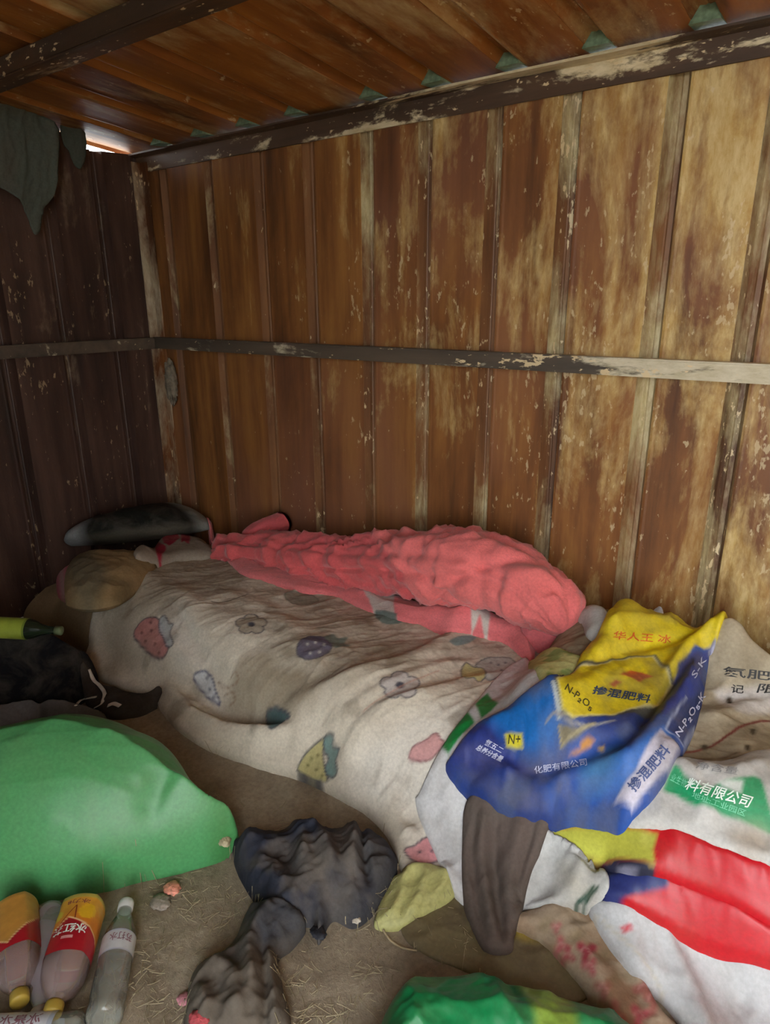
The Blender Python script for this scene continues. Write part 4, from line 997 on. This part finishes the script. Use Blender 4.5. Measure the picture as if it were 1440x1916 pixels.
# ------------------------------------------------------------------ clothes in the dark beside the pillows
L = cloth('black_clothes', [(-160, 1350, 0), (-160, 1190, .18), (-60, 1135, .24), (20, 1110, .28), (66, 1108, .29), (108, 1136, .27), (146, 1190, .19), (168, 1240, .09), (184, 1280, .03), (120, 1335, 0), (0, 1365, 0), (-100, 1370, 0)], M['dark'], srgb(14, 16, 21), thick=.01, puff=.245, puff_w=.15, drape=.02, edge=.05,
          folds=[([(20, 1140), (60, 1190), (140, 1220)], .02, .03, .016)], noise=[(.016, 7, .4, 2, 125), (.006, 22, .7, 1.6, 126)])
tag(finish(L), 'heap of black clothes in the dark left of the bed', 'clothes')
L = cloth('dark_brown_cloth', [(160, 1262, .08), (200, 1248, .1), (260, 1262, .1), (302, 1290, .05), (288, 1320, .02), (250, 1345, 0), (200, 1345, 0), (160, 1310, .02)], M['dark'], srgb(50, 44, 40), thick=.008, puff=.05, puff_w=.06, noise=[(.012, 14, .5, 1.8, 127)])
tag(finish(L), 'dark brown cloth wedged between the quilt corner and the green bundle', 'cloth')
L = cloth('grey_jacket', [(-160, 1430, 0), (-140, 1310, .12), (-40, 1278, .17), (40, 1264, .18), (110, 1258, .18), (160, 1278, .15), (198, 1308, .10), (194, 1340, .05), (120, 1385, .02), (60, 1405, 0), (-40, 1430, 0)], M['dark'], srgb(104, 104, 106), thick=.01, puff=.13, puff_w=.10,
          folds=[([(-20, 1310), (60, 1300), (130, 1290)], .02, .03, .014), ([(30, 1370), (90, 1330), (180, 1320)], .012, .016, -.012)], noise=[(.016, 10, .3, 2, 129), (.006, 26, .5, 1.6, 130)])
paint(L, [(60, 1345), (120, 1315), (196, 1310), (190, 1345), (120, 1360), (50, 1390)], srgb(66, 62, 58), 3, soft=4, alpha=.8)
tag(finish(L), 'grey jacket crumpled behind the pale green bundle', 'jacket')

def strip(name, pts, wd, th, mat, lift=.004, parent=None, round_=True):
    """A cord laid over the surface (pixels)."""
    P = spline(np.array([hit(*p)+np.array([0, 0, lift]) if len(p) == 2 else onz(*p) for p in pts]), 6, False)
    T = np.gradient(P, axis=0); T /= np.linalg.norm(T, axis=1)[:, None]
    sd = np.cross(T, [0, 0, 1]); sd /= (np.linalg.norm(sd, axis=1)[:, None]+1e-9); up_ = np.cross(sd, T)
    n = 8; V = []
    for i in range(len(P)):
        for k in range(n):
            a = 2*math.pi*k/n; V.append(P[i]+sd[i]*wd/2*math.cos(a)+up_[i]*th/2*math.sin(a))
    F = [(i*n+k, i*n+(k+1) % n, (i+1)*n+(k+1) % n, (i+1)*n+k) for i in range(len(P)-1) for k in range(n)]
    F += [tuple(range(n))[::-1], tuple((len(P)-1)*n+k for k in range(n))]
    return link(name, pyd(name, V, F), mat, parent, True)
M['tape'] = plain('off_white_tape', (.55, .53, .48), .8, vary=.2)
M['tan_cord'] = plain('tan_twine', (.40, .33, .20), .9, vary=.2)
t = strip('white_tie', [(166, 1255), (176, 1275), (186, 1284), (196, 1300), (190, 1318), (178, 1326)], .012, .003, M['tape']); tag(t, 'twisted white tie on the dark clothes beside the quilt corner', 'tie')
t = strip('striped_drawstring', [(142, 1322), (152, 1312), (168, 1308), (180, 1306)], .010, .004, M['tape']); tag(t, 'short pale drawstring at the top of the green bundle', 'cord')
t = strip('white_paper_scrap', [(202, 1322), (214, 1318), (226, 1322)], .022, .002, M['tape']); tag(t, 'white paper scrap on the dark brown cloth', 'paper')
t = strip('tan_twine', [(716, 1742), (730, 1762), (752, 1776), (780, 1782)], .004, .004, M['tan_cord']); tag(t, 'loose tan twine end below the yellow mesh bag', 'twine')

# ------------------------------------------------------------------ bottles
def clear_mat(name, tint, fac=.16, rough=.08):
    m, nt, b = nmat(name)
    tc = nt.nodes.new('ShaderNodeTexCoord').outputs['Object']
    n = noise_node(nt, tc, 14, 2); r = ramp(nt, [(.35, (fac*.8,)*3), (.75, (min(fac*1.3, 1),)*3)]); nt.links.new(n.outputs[0], r.inputs[0])
    b.inputs['Base Color'].default_value = (*tint, 1); b.inputs['Roughness'].default_value = rough; b.inputs['Specular IOR Level'].default_value = .6
    tr = nt.nodes.new('ShaderNodeBsdfTransparent'); tr.inputs['Color'].default_value = (*(np.clip(np.array(tint)*.35+.65, 0, 1)), 1)
    gl = nt.nodes.new('ShaderNodeBsdfGlossy'); gl.inputs['Roughness'].default_value = rough
    lw = nt.nodes.new('ShaderNodeLayerWeight'); lw.inputs['Blend'].default_value = .25
    m1 = nt.nodes.new('ShaderNodeMixShader'); nt.links.new(r.outputs[0], m1.inputs[0]); nt.links.new(tr.outputs[0], m1.inputs[1]); nt.links.new(b.outputs[0], m1.inputs[2])
    m2 = nt.nodes.new('ShaderNodeMixShader'); nt.links.new(lw.outputs['Fresnel'], m2.inputs[0]); nt.links.new(m1.outputs[0], m2.inputs[1]); nt.links.new(gl.outputs[0], m2.inputs[2])
    nt.links.new(m2.outputs[0], nt.nodes['Material Output'].inputs[0])
    return m
M['pet_pink'] = clear_mat('clear_pinkish_plastic', (.62, .47, .44), .30)
M['pet'] = clear_mat('clear_dusty_plastic', (.55, .57, .50), .30)
M['pet_violet'] = clear_mat('clear_violet_plastic', (.60, .54, .58), .40)
M['glass_dark'] = plain('dark_green_glass', (.012, .022, .012), .15, spec=.6, vary=.1)
M['cap_yellow'] = plain('yellow_bottle_cap', (.42, .30, .05), .45, vary=.15)
M['cap_white'] = plain('white_bottle_cap', (.62, .65, .62), .5, vary=.1)
def attr_mat(name, rough=.4):
    m, nt, b = nmat(name); at = nt.nodes.new('ShaderNodeAttribute'); at.attribute_name = 'Col'
    tc = nt.nodes.new('ShaderNodeTexCoord').outputs['Object']; n = noise_node(nt, tc, 50, 4)
    r = ramp(nt, [(.3, (.85, .85, .85)), (.7, (1.05, 1.05, 1.05))]); nt.links.new(n.outputs[0], r.inputs[0])
    nt.links.new(mixc(nt, 1.0, at.outputs['Color'], r.outputs[0], 'MULTIPLY'), b.inputs['Base Color']); b.inputs['Roughness'].default_value = rough
    return m
M['label'] = attr_mat('printed_label', .35)

def lathe(name, prof, mat, parent, n=48, square=0.0):
    """prof: (radius, along). Axis is local x; square rounds the section towards a square."""
    V, F = [], []
    for (r, a) in prof:
        for k in range(n):
            t = 2*math.pi*k/n; c, s_ = math.cos(t), math.sin(t)
            q = r*(1-square+square/max(abs(c), abs(s_))*.93) if square else r
            V.append((a, q*c, q*s_))
    m = len(prof)
    for i in range(m-1):
        for k in range(n): F.append((i*n+k, i*n+(k+1) % n, (i+1)*n+(k+1) % n, (i+1)*n+k))
    F.append(tuple(range(n))[::-1]); F.append(tuple((m-1)*n+k for k in range(n)))
    return link(name, pyd(name, V, F), mat, parent, True)
def sleeve(name, a0, a1, rad, parent, colf, na=64, nl=70, square=0.0):
    """A label wrapped round the bottle; colf(angle, t) gives its colour; angle 0 is up."""
    V, F, Cc = [], [], []
    for i in range(nl+1):
        t = i/nl; a = a0+(a1-a0)*t; r = rad(a)+.0006
        for k in range(na):
            g = 2*math.pi*k/na; c, s_ = math.sin(g), math.cos(g)
            q = r*(1-square+square/max(abs(c), abs(s_))*.93) if square else r
            V.append((a, q*c, q*s_)); gg = g if g <= math.pi else g-2*math.pi; Cc.append(colf(gg, t))
    for i in range(nl):
        for k in range(na): F.append((i*na+k, i*na+(k+1) % na, (i+1)*na+(k+1) % na, (i+1)*na+k))
    o = link(name, pyd(name, V, F), M['label'], parent, True); vcol(o, np.array(Cc)); return o
def wrap_text(txt, parent, rad, a0, a1, g0, g1, mat, bold=.012, flip=False):
    """Text on the label: reading direction runs over angles g0..g1, height over a0..a1 along the axis."""
    me, co = text_mesh('lettering', txt, bold)
    V = []
    for u, v, _ in co:
        g = g0+(g1-g0)*u; a = a0+(a1-a0)*v; r = rad(a)+.0016; V.append((a, r*math.sin(g), r*math.cos(g)))
    me.vertices.foreach_set('co', np.array(V).ravel()); me.update(); me.materials.clear()
    return link('lettering', me, mat, parent)
def place(o, base, neck, roll=0.0):
    """Base and neck end of the bottle as world points; local x runs from base to neck."""
    b_, n_ = Vector(base), Vector(neck); x = (n_-b_).normalized(); z = Vector((0, 0, 1)); y = z.cross(x).normalized(); z = x.cross(y)
    R = Matrix((x, y, z)).transposed().to_4x4() @ Matrix.Rotation(roll, 4, 'X')
    o.matrix_world = Matrix.Translation(b_) @ R
def rfun(prof):
    A = np.array([p[1] for p in prof]); R_ = np.array([p[0] for p in prof]); k = np.argsort(A, kind='stable')
    return lambda a: float(np.interp(a, A[k], R_[k]))

TEA = [(.010, .004), (.034, .0), (.042, .006), (.0435, .016), (.0425, .03), (.0430, .05), (.0430, .10), (.0430, .145), (.0420, .165), (.038, .185), (.030, .203), (.021, .217), (.0155, .226), (.0150, .236)]
def tea_colour(g, t):
    # t 0 at the base, 1 towards the neck: orange field running into a red one with a slanted edge
    e = .52-.26*abs(g-.25)
    OR, YL, RD, CR = srgb(218, 148, 52), srgb(226, 190, 70), srgb(176, 30, 44), srgb(240, 200, 150)
    if t < .1: return srgb(200, 176, 84)
    edge = .50+.22*math.cos(min(abs(g)*1.1, math.pi))*-1+.10
    if abs(g) < 1.9:
        edge = .46+.16*g if g > -.2 else .43-.55*(g+.2)*.6
    else: edge = .8
    if t > edge+.02: return RD
    if t > edge-.012: return CR
    lem = ((g-.55)/.38)**2+((t-.34)/.13)**2
    if lem < 1: return srgb(232, 182, 42)
    lem2 = ((g+.85)/.3)**2+((t-.36)/.10)**2
    if lem2 < 1: return srgb(214, 190, 70)
    return OR*(1-.3*math.sin(t*9))+YL*.3*math.sin(t*9)
def tea_bottle(label, base, neck, roll, scale=1.0, plain_side=False):
    t = empty('tea_bottle'); tag(t, label, 'bottle', 'tea bottles by the green bundle')
    lathe('body', TEA, M['pet_pink'], t, square=.25); rf = rfun(TEA)
    sleeve('label_sleeve', .004, .150, rf, t, (lambda g, tt: (srgb(206, 150, 70) if tt < .62-.30*abs(g) + .28 else (srgb(240, 200, 150) if tt < .645-.30*abs(g)+.28 else srgb(176, 30, 44)))) if plain_side else tea_colour, square=.25)
    c = lathe('cap', [(.006, .256), (.0150, .255), (.0165, .252), (.0165, .236), (.0160, .232), (.008, .231)], M['cap_yellow'], t)
    if not plain_side:
        wrap_text('冰红茶', t, lambda a: rf(a)*1.03, .088, .112, .75, -.75, ink('white', 0), .02)
        wrap_text('冰力8', t, lambda a: rf(a)*1.02, .024, .036, .55, -.45, ink('plum', srgb(120, 50, 70)), .006)
        q = pyd('brand_patch', [(.117+.007*v, (rf(.12)*1.02+.001)*math.sin(.24-.48*u), (rf(.12)*1.02+.001)*math.cos(.24-.48*u)) for v in (0, 1) for u in np.linspace(0, 1, 7)], [(k, k+1, k+8, k+7) for k in range(6)])
        link('brand_patch', q, ink('pale_pink', srgb(226, 160, 160)), t)
        tri = [(.042, .05), (.076, -.02), (.079, .02), (.048, .10)]
        for (aa0, g0, aa1, g1) in ((.040, .02, .082, -.52), (.040, .02, .074, .10)):
            P = [(aa0+(aa1-aa0)*k/8, g0+(g1-g0)*k/8) for k in range(9)]
            V = []; 
            for (a_, g_) in P:
                for dg in (-.022, .022): V.append((a_, (rf(a_)*1.02+.001)*math.sin(g_+dg), (rf(a_)*1.02+.001)*math.cos(g_+dg)))
            link('label_line', pyd('label_line', V, [(2*k, 2*k+1, 2*k+3, 2*k+2) for k in range(8)]), ink('maroon', srgb(130, 50, 30)), t)
    place(t, base, neck, roll)
    t.scale = (scale*.86, scale, scale)
    return t
tea_bottle('tea bottle with lettered orange and red label, neck towards the viewer', onz(158, 1696, .055), onz(100, 1888, .05), 0.0, .96)
tea_bottle('tea bottle with plain orange panel on its label, cut by the left edge', onz(28, 1700, .055), onz(38, 1892, .05), .25, .96, True)

WAT = [(.008, .003), (.024, .0), (.030, .006), (.0305, .02), (.0285, .03), (.0305, .04), (.0305, .085), (.0290, .095), (.0300, .105), (.0300, .150), (.0285, .162), (.021, .185), (.0145, .202), (.0130, .208), (.0130, .222)]
t = empty('water_bottle'); tag(t, 'clear water bottle with a white label lying on the dirt', 'bottle')
lathe('body', WAT, M['pet'], t); rf = rfun(WAT)
sleeve('label_sleeve', .108, .150, rf, t, lambda g, tt: srgb(206, 210, 214) if (.06 < tt < .94) else srgb(186, 190, 204))
wrap_text('苏打水', t, rf, .142, .126, -.9, .45, ink('plum_grey', srgb(140, 96, 110)), .01)
lathe('cap', [(.005, .236), (.0138, .235), (.0148, .232), (.0148, .216), (.008, .215)], M['cap_white'], t)
place(t, onz(193, 1912, .032), onz(240, 1672, .034), 0.1); t.scale = (1.02,)*3
t = empty('violet_bottle'); tag(t, 'clear violet tinted bottle lying between the two tea bottles', 'bottle')
lathe('body', [(p[0]*.95, p[1]) for p in WAT], M['pet_violet'], t); lathe('cap', [(.005, .236), (.0138, .235), (.0148, .232), (.0148, .216), (.008, .215)], M['cap_white'], t)
place(t, onz(94, 1702, .032), onz(74, 1900, .032), 0)
t = empty('white_label_bottle'); tag(t, 'bottle with a white red lettered label in the bottom left corner', 'bottle')
lathe('body', [(p[0]*1.1, p[1]) for p in WAT], M['pet'], t); rf2 = lambda a: rf(a)*1.1
sleeve('label_sleeve', .04, .152, rf2, t, lambda g, tt: srgb(210, 214, 222) if tt > .08 else srgb(180, 190, 205))
lathe('cap', [(.005, .236), (.0138, .235), (.0148, .232), (.0148, .216), (.008, .215)], M['cap_white'], t)
def axial_text(txt, parent, rad, a0, a1, g0, g1, mat, bold=.012):
    me, co = text_mesh('lettering', txt, bold); V = []
    for u, v, _ in co:
        a = a0+(a1-a0)*u; g = g0+(g1-g0)*v; r = rad(a)+.0016; V.append((a, r*math.sin(g), r*math.cos(g)))
    me.vertices.foreach_set('co', np.array(V).ravel()); me.update(); me.materials.clear()
    return link('lettering', me, mat, parent)
axial_text('冰泉水', t, rf2, .06, .13, .15, -.45, ink('plum_grey', 0), .01)
place(t, onz(150, 1934, .034), onz(-70, 1946, .034), 0)
# dark bottle lying on the black clothes
t = empty('dark_bottle'); tag(t, 'dark bottle with a yellow green label lying on the black clothes', 'bottle')
DKB = [(.01, .004), (.026, 0), (.031, .006), (.031, .11), (.031, .150), (.027, .168), (.017, .19), (.012, .21), (.011, .235), (.012, .236)]
lathe('body', DKB, M['glass_dark'], t); rfd = rfun(DKB)
sleeve('label_sleeve', .03, .152, rfd, t, lambda g, tt: srgb(150, 166, 62) if .05 < tt < .95 else srgb(110, 130, 50))
lathe('cap', [(.004, .252), (.0125, .251), (.0135, .249), (.0135, .232), (.008, .231)], plain('dull_cap', (.12, .16, .08), .5), t)
zb = hit(40, 1172)[2]
place(t, onz(-40, 1172, zb+.03), onz(110, 1180, zb+.02), 0)

# ------------------------------------------------------------------ hanging rag under the roof, litter, straw
def hang(name, outline, X, mat, color, seed, n=.006, amp=.03, label='', cat=''):
    P = np.array([onx(px, py, X)[1:] for px, py in outline]); P = spline(P, 5)
    lo, hi = P.min(0), P.max(0); ys = np.arange(lo[0], hi[0]+n, n); zs = np.arange(lo[1], hi[1]+n, n); A, B = np.meshgrid(ys, zs)
    cm = inside(A[:-1, :-1]+n/2, B[:-1, :-1]+n/2, P)
    vm = np.zeros(A.shape, bool); vm[:-1, :-1] |= cm; vm[1:, :-1] |= cm; vm[:-1, 1:] |= cm; vm[1:, 1:] |= cm
    cnt = np.zeros(A.shape, int); cnt[:-1, :-1] += cm; cnt[1:, :-1] += cm; cnt[:-1, 1:] += cm; cnt[1:, 1:] += cm
    d, qx, qy = seg_dist(A, B, P, True, True); mv = vm & (cnt < 4) & (d < n*1.3); A = np.where(mv, qx, A); B = np.where(mv, qy, B)
    D = X+amp*crumple(A, B, 9, 1.4, 3, seed)+amp*.4*crumple(A, B, 24, 1.2, 2, seed+2)+(.05)*np.clip((B-lo[1])/(hi[1]-lo[1]), 0, 1)*.5
    idx = -np.ones(A.shape, int); idx[vm] = np.arange(vm.sum())
    V = np.stack([np.maximum(D[vm], .03), A[vm], B[vm]], 1); Q = np.stack([idx[:-1, :-1][cm], idx[:-1, 1:][cm], idx[1:, 1:][cm], idx[1:, :-1][cm]], 1)
    me = bpy.data.meshes.new(name); me.from_pydata(V.tolist(), [], Q.tolist()); me.update()
    o = link(name, me, mat, None, True); vcol(o, np.array(color)); so_ = o.modifiers.new('thickness', 'SOLIDIFY'); so_.thickness = .004
    tag(o, label, cat); return o
hang('green_grey_rag', [(-60, 150), (0, 190), (60, 210), (100, 235), (106, 262), (104, 330), (96, 372), (82, 392), (78, 428), (66, 438), (52, 405), (34, 372), (0, 350), (-60, 330)], .10, M['dark'], srgb(84, 92, 84), 141,
     label='dull green grey rag hanging from the roof at the upper left', cat='rag')
hang('small_green_rag', [(112, 232), (150, 245), (156, 290), (150, 314), (140, 312), (128, 285), (116, 270)], .06, M['dark'], srgb(70, 78, 70), 145, label='small rag corner tucked beside the bright roof gap', cat='rag')

def clump(name, c, r, mat, seed, label, cat, n=28):
    u = np.linspace(0, math.pi, n); v = np.linspace(0, 2*math.pi, 2*n, endpoint=False); U, V_ = np.meshgrid(u, v, indexing='ij')
    rr = 1+.5*crumple(U*1.2, V_*.8+np.cos(U), 1.6, .3, 1, seed)+.35*crumple(np.cos(V_)*np.sin(U)*2, np.cos(U)*2, 2.2, 0, 1, seed+3)
    P = np.stack([c[0]+r[0]*rr*np.sin(U)*np.cos(V_), c[1]+r[1]*rr*np.sin(U)*np.sin(V_), c[2]+r[2]*rr*np.cos(U)], -1)
    I = np.arange(n*2*n).reshape(n, 2*n); J = np.roll(I, -1, 1)
    Q = np.stack([I[:-1], I[1:], J[1:], J[:-1]], -1).reshape(-1, 4)
    me = bpy.data.meshes.new(name); me.from_pydata(P.reshape(-1, 3).tolist(), [], Q.tolist()); me.update()
    return tag(link(name, me, mat, None, True), label, cat)
p = ony(318, 715, -.05)
clump('grey_wadding', (p[0], -.045, p[2]), (.028, .022, .085), plain('grey_wadding', (.20, .175, .13), .95, vary=.4, scale=50, bump=.6), 151, 'grey wad of fibre stuck to the corner post below the rail', 'wadding')
def scrap(name, px, py, r, col, seed, label, cat, h=.3):
    q = hit(px, py); return clump(name, (q[0], q[1], q[2]+r*h*.7), (r, r*.8, r*h), plain(name, tuple(col), .6, vary=.3, scale=120), seed, label, cat, 16)
scrap('pink_orange_scrap', 322, 1664, .020, srgb(226, 150, 128), 161, 'pink and orange plastic scrap on the dirt below the green bundle', 'litter')
scrap('grey_plastic_scrap', 300, 1690, .022, srgb(150, 140, 128), 163, 'crumpled grey plastic scrap beside the water bottle', 'litter', .25)
scrap('pink_scrap', 346, 1872, .014, srgb(206, 138, 150), 165, 'thin pink scrap on the dirt near the bottom edge', 'litter')
scrap('red_scrap', 372, 1910, .018, srgb(214, 100, 108), 167, 'red wrapper at the bottom edge beside the grey rag', 'litter', .2)
scrap('white_scrap', 666, 1722, .010, srgb(200, 192, 176), 169, 'small white knot of string at the foot of the navy clothes', 'litter')
scrap('straw_tuft', 420, 1578, .016, srgb(170, 160, 130), 171, 'pale tuft at the tied tip of the green bundle', 'litter', .6)
scrap('dark_knot', 596, 1748, .016, (.02, .022, .03), 173, 'small dark knot of ribbon below the navy clothes', 'litter')

# straw: thin bent slivers strewn over the dirt
def straw():
    rnd = random.Random(5); V, F = [], []
    n = 0; tries = 0
    cl = [(rnd.uniform(260, 720), rnd.uniform(1640, 1916)) for _ in range(26)]
    while n < 900 and tries < 9000:
        tries += 1
        if rnd.random() < .5:
            c = rnd.choice(cl); px, py = rnd.gauss(c[0], 26), rnd.gauss(c[1], 16)
        else: px, py = rnd.uniform(150, 900), rnd.uniform(1400, 1960)
        q = onz(px, py, 0); h = float(samp(H, q[0], q[1]))
        if h > .03 or q[1] > -.86: continue
        L_ = rnd.choice((.005, .007, .009, .012, .018, .035))*rnd.uniform(.6, 1.2); wd = rnd.uniform(.0007, .0016); a = rnd.uniform(0, 6.28); bend = rnd.uniform(-.3, .3); dz = rnd.uniform(.001, .006)
        d = np.array([math.cos(a), math.sin(a)]); s2 = np.array([-d[1], d[0]]); k = len(V)
        for i in range(4):
            t = i/3-.5; c = q[:2]+d*L_*t+s2*L_*bend*(t*t)
            z = float(samp(H, c[0], c[1]))+dz*(1+t)
            V += [(*(c-s2*wd/2), z), (*(c), z+wd*.7), (*(c+s2*wd/2), z)]
        for i in range(3):
            b_ = k+i*3; F += [(b_, b_+1, b_+4, b_+3), (b_+1, b_+2, b_+5, b_+4)]
        n += 1
    return pyd('straw', V, F)
st = link('straw', straw(), plain('dry_straw', (.33, .28, .17), .8, vary=.35, scale=14, bump=0))
tag(st, 'bits of dry straw strewn over the dirt floor', 'straw', kind='stuff')
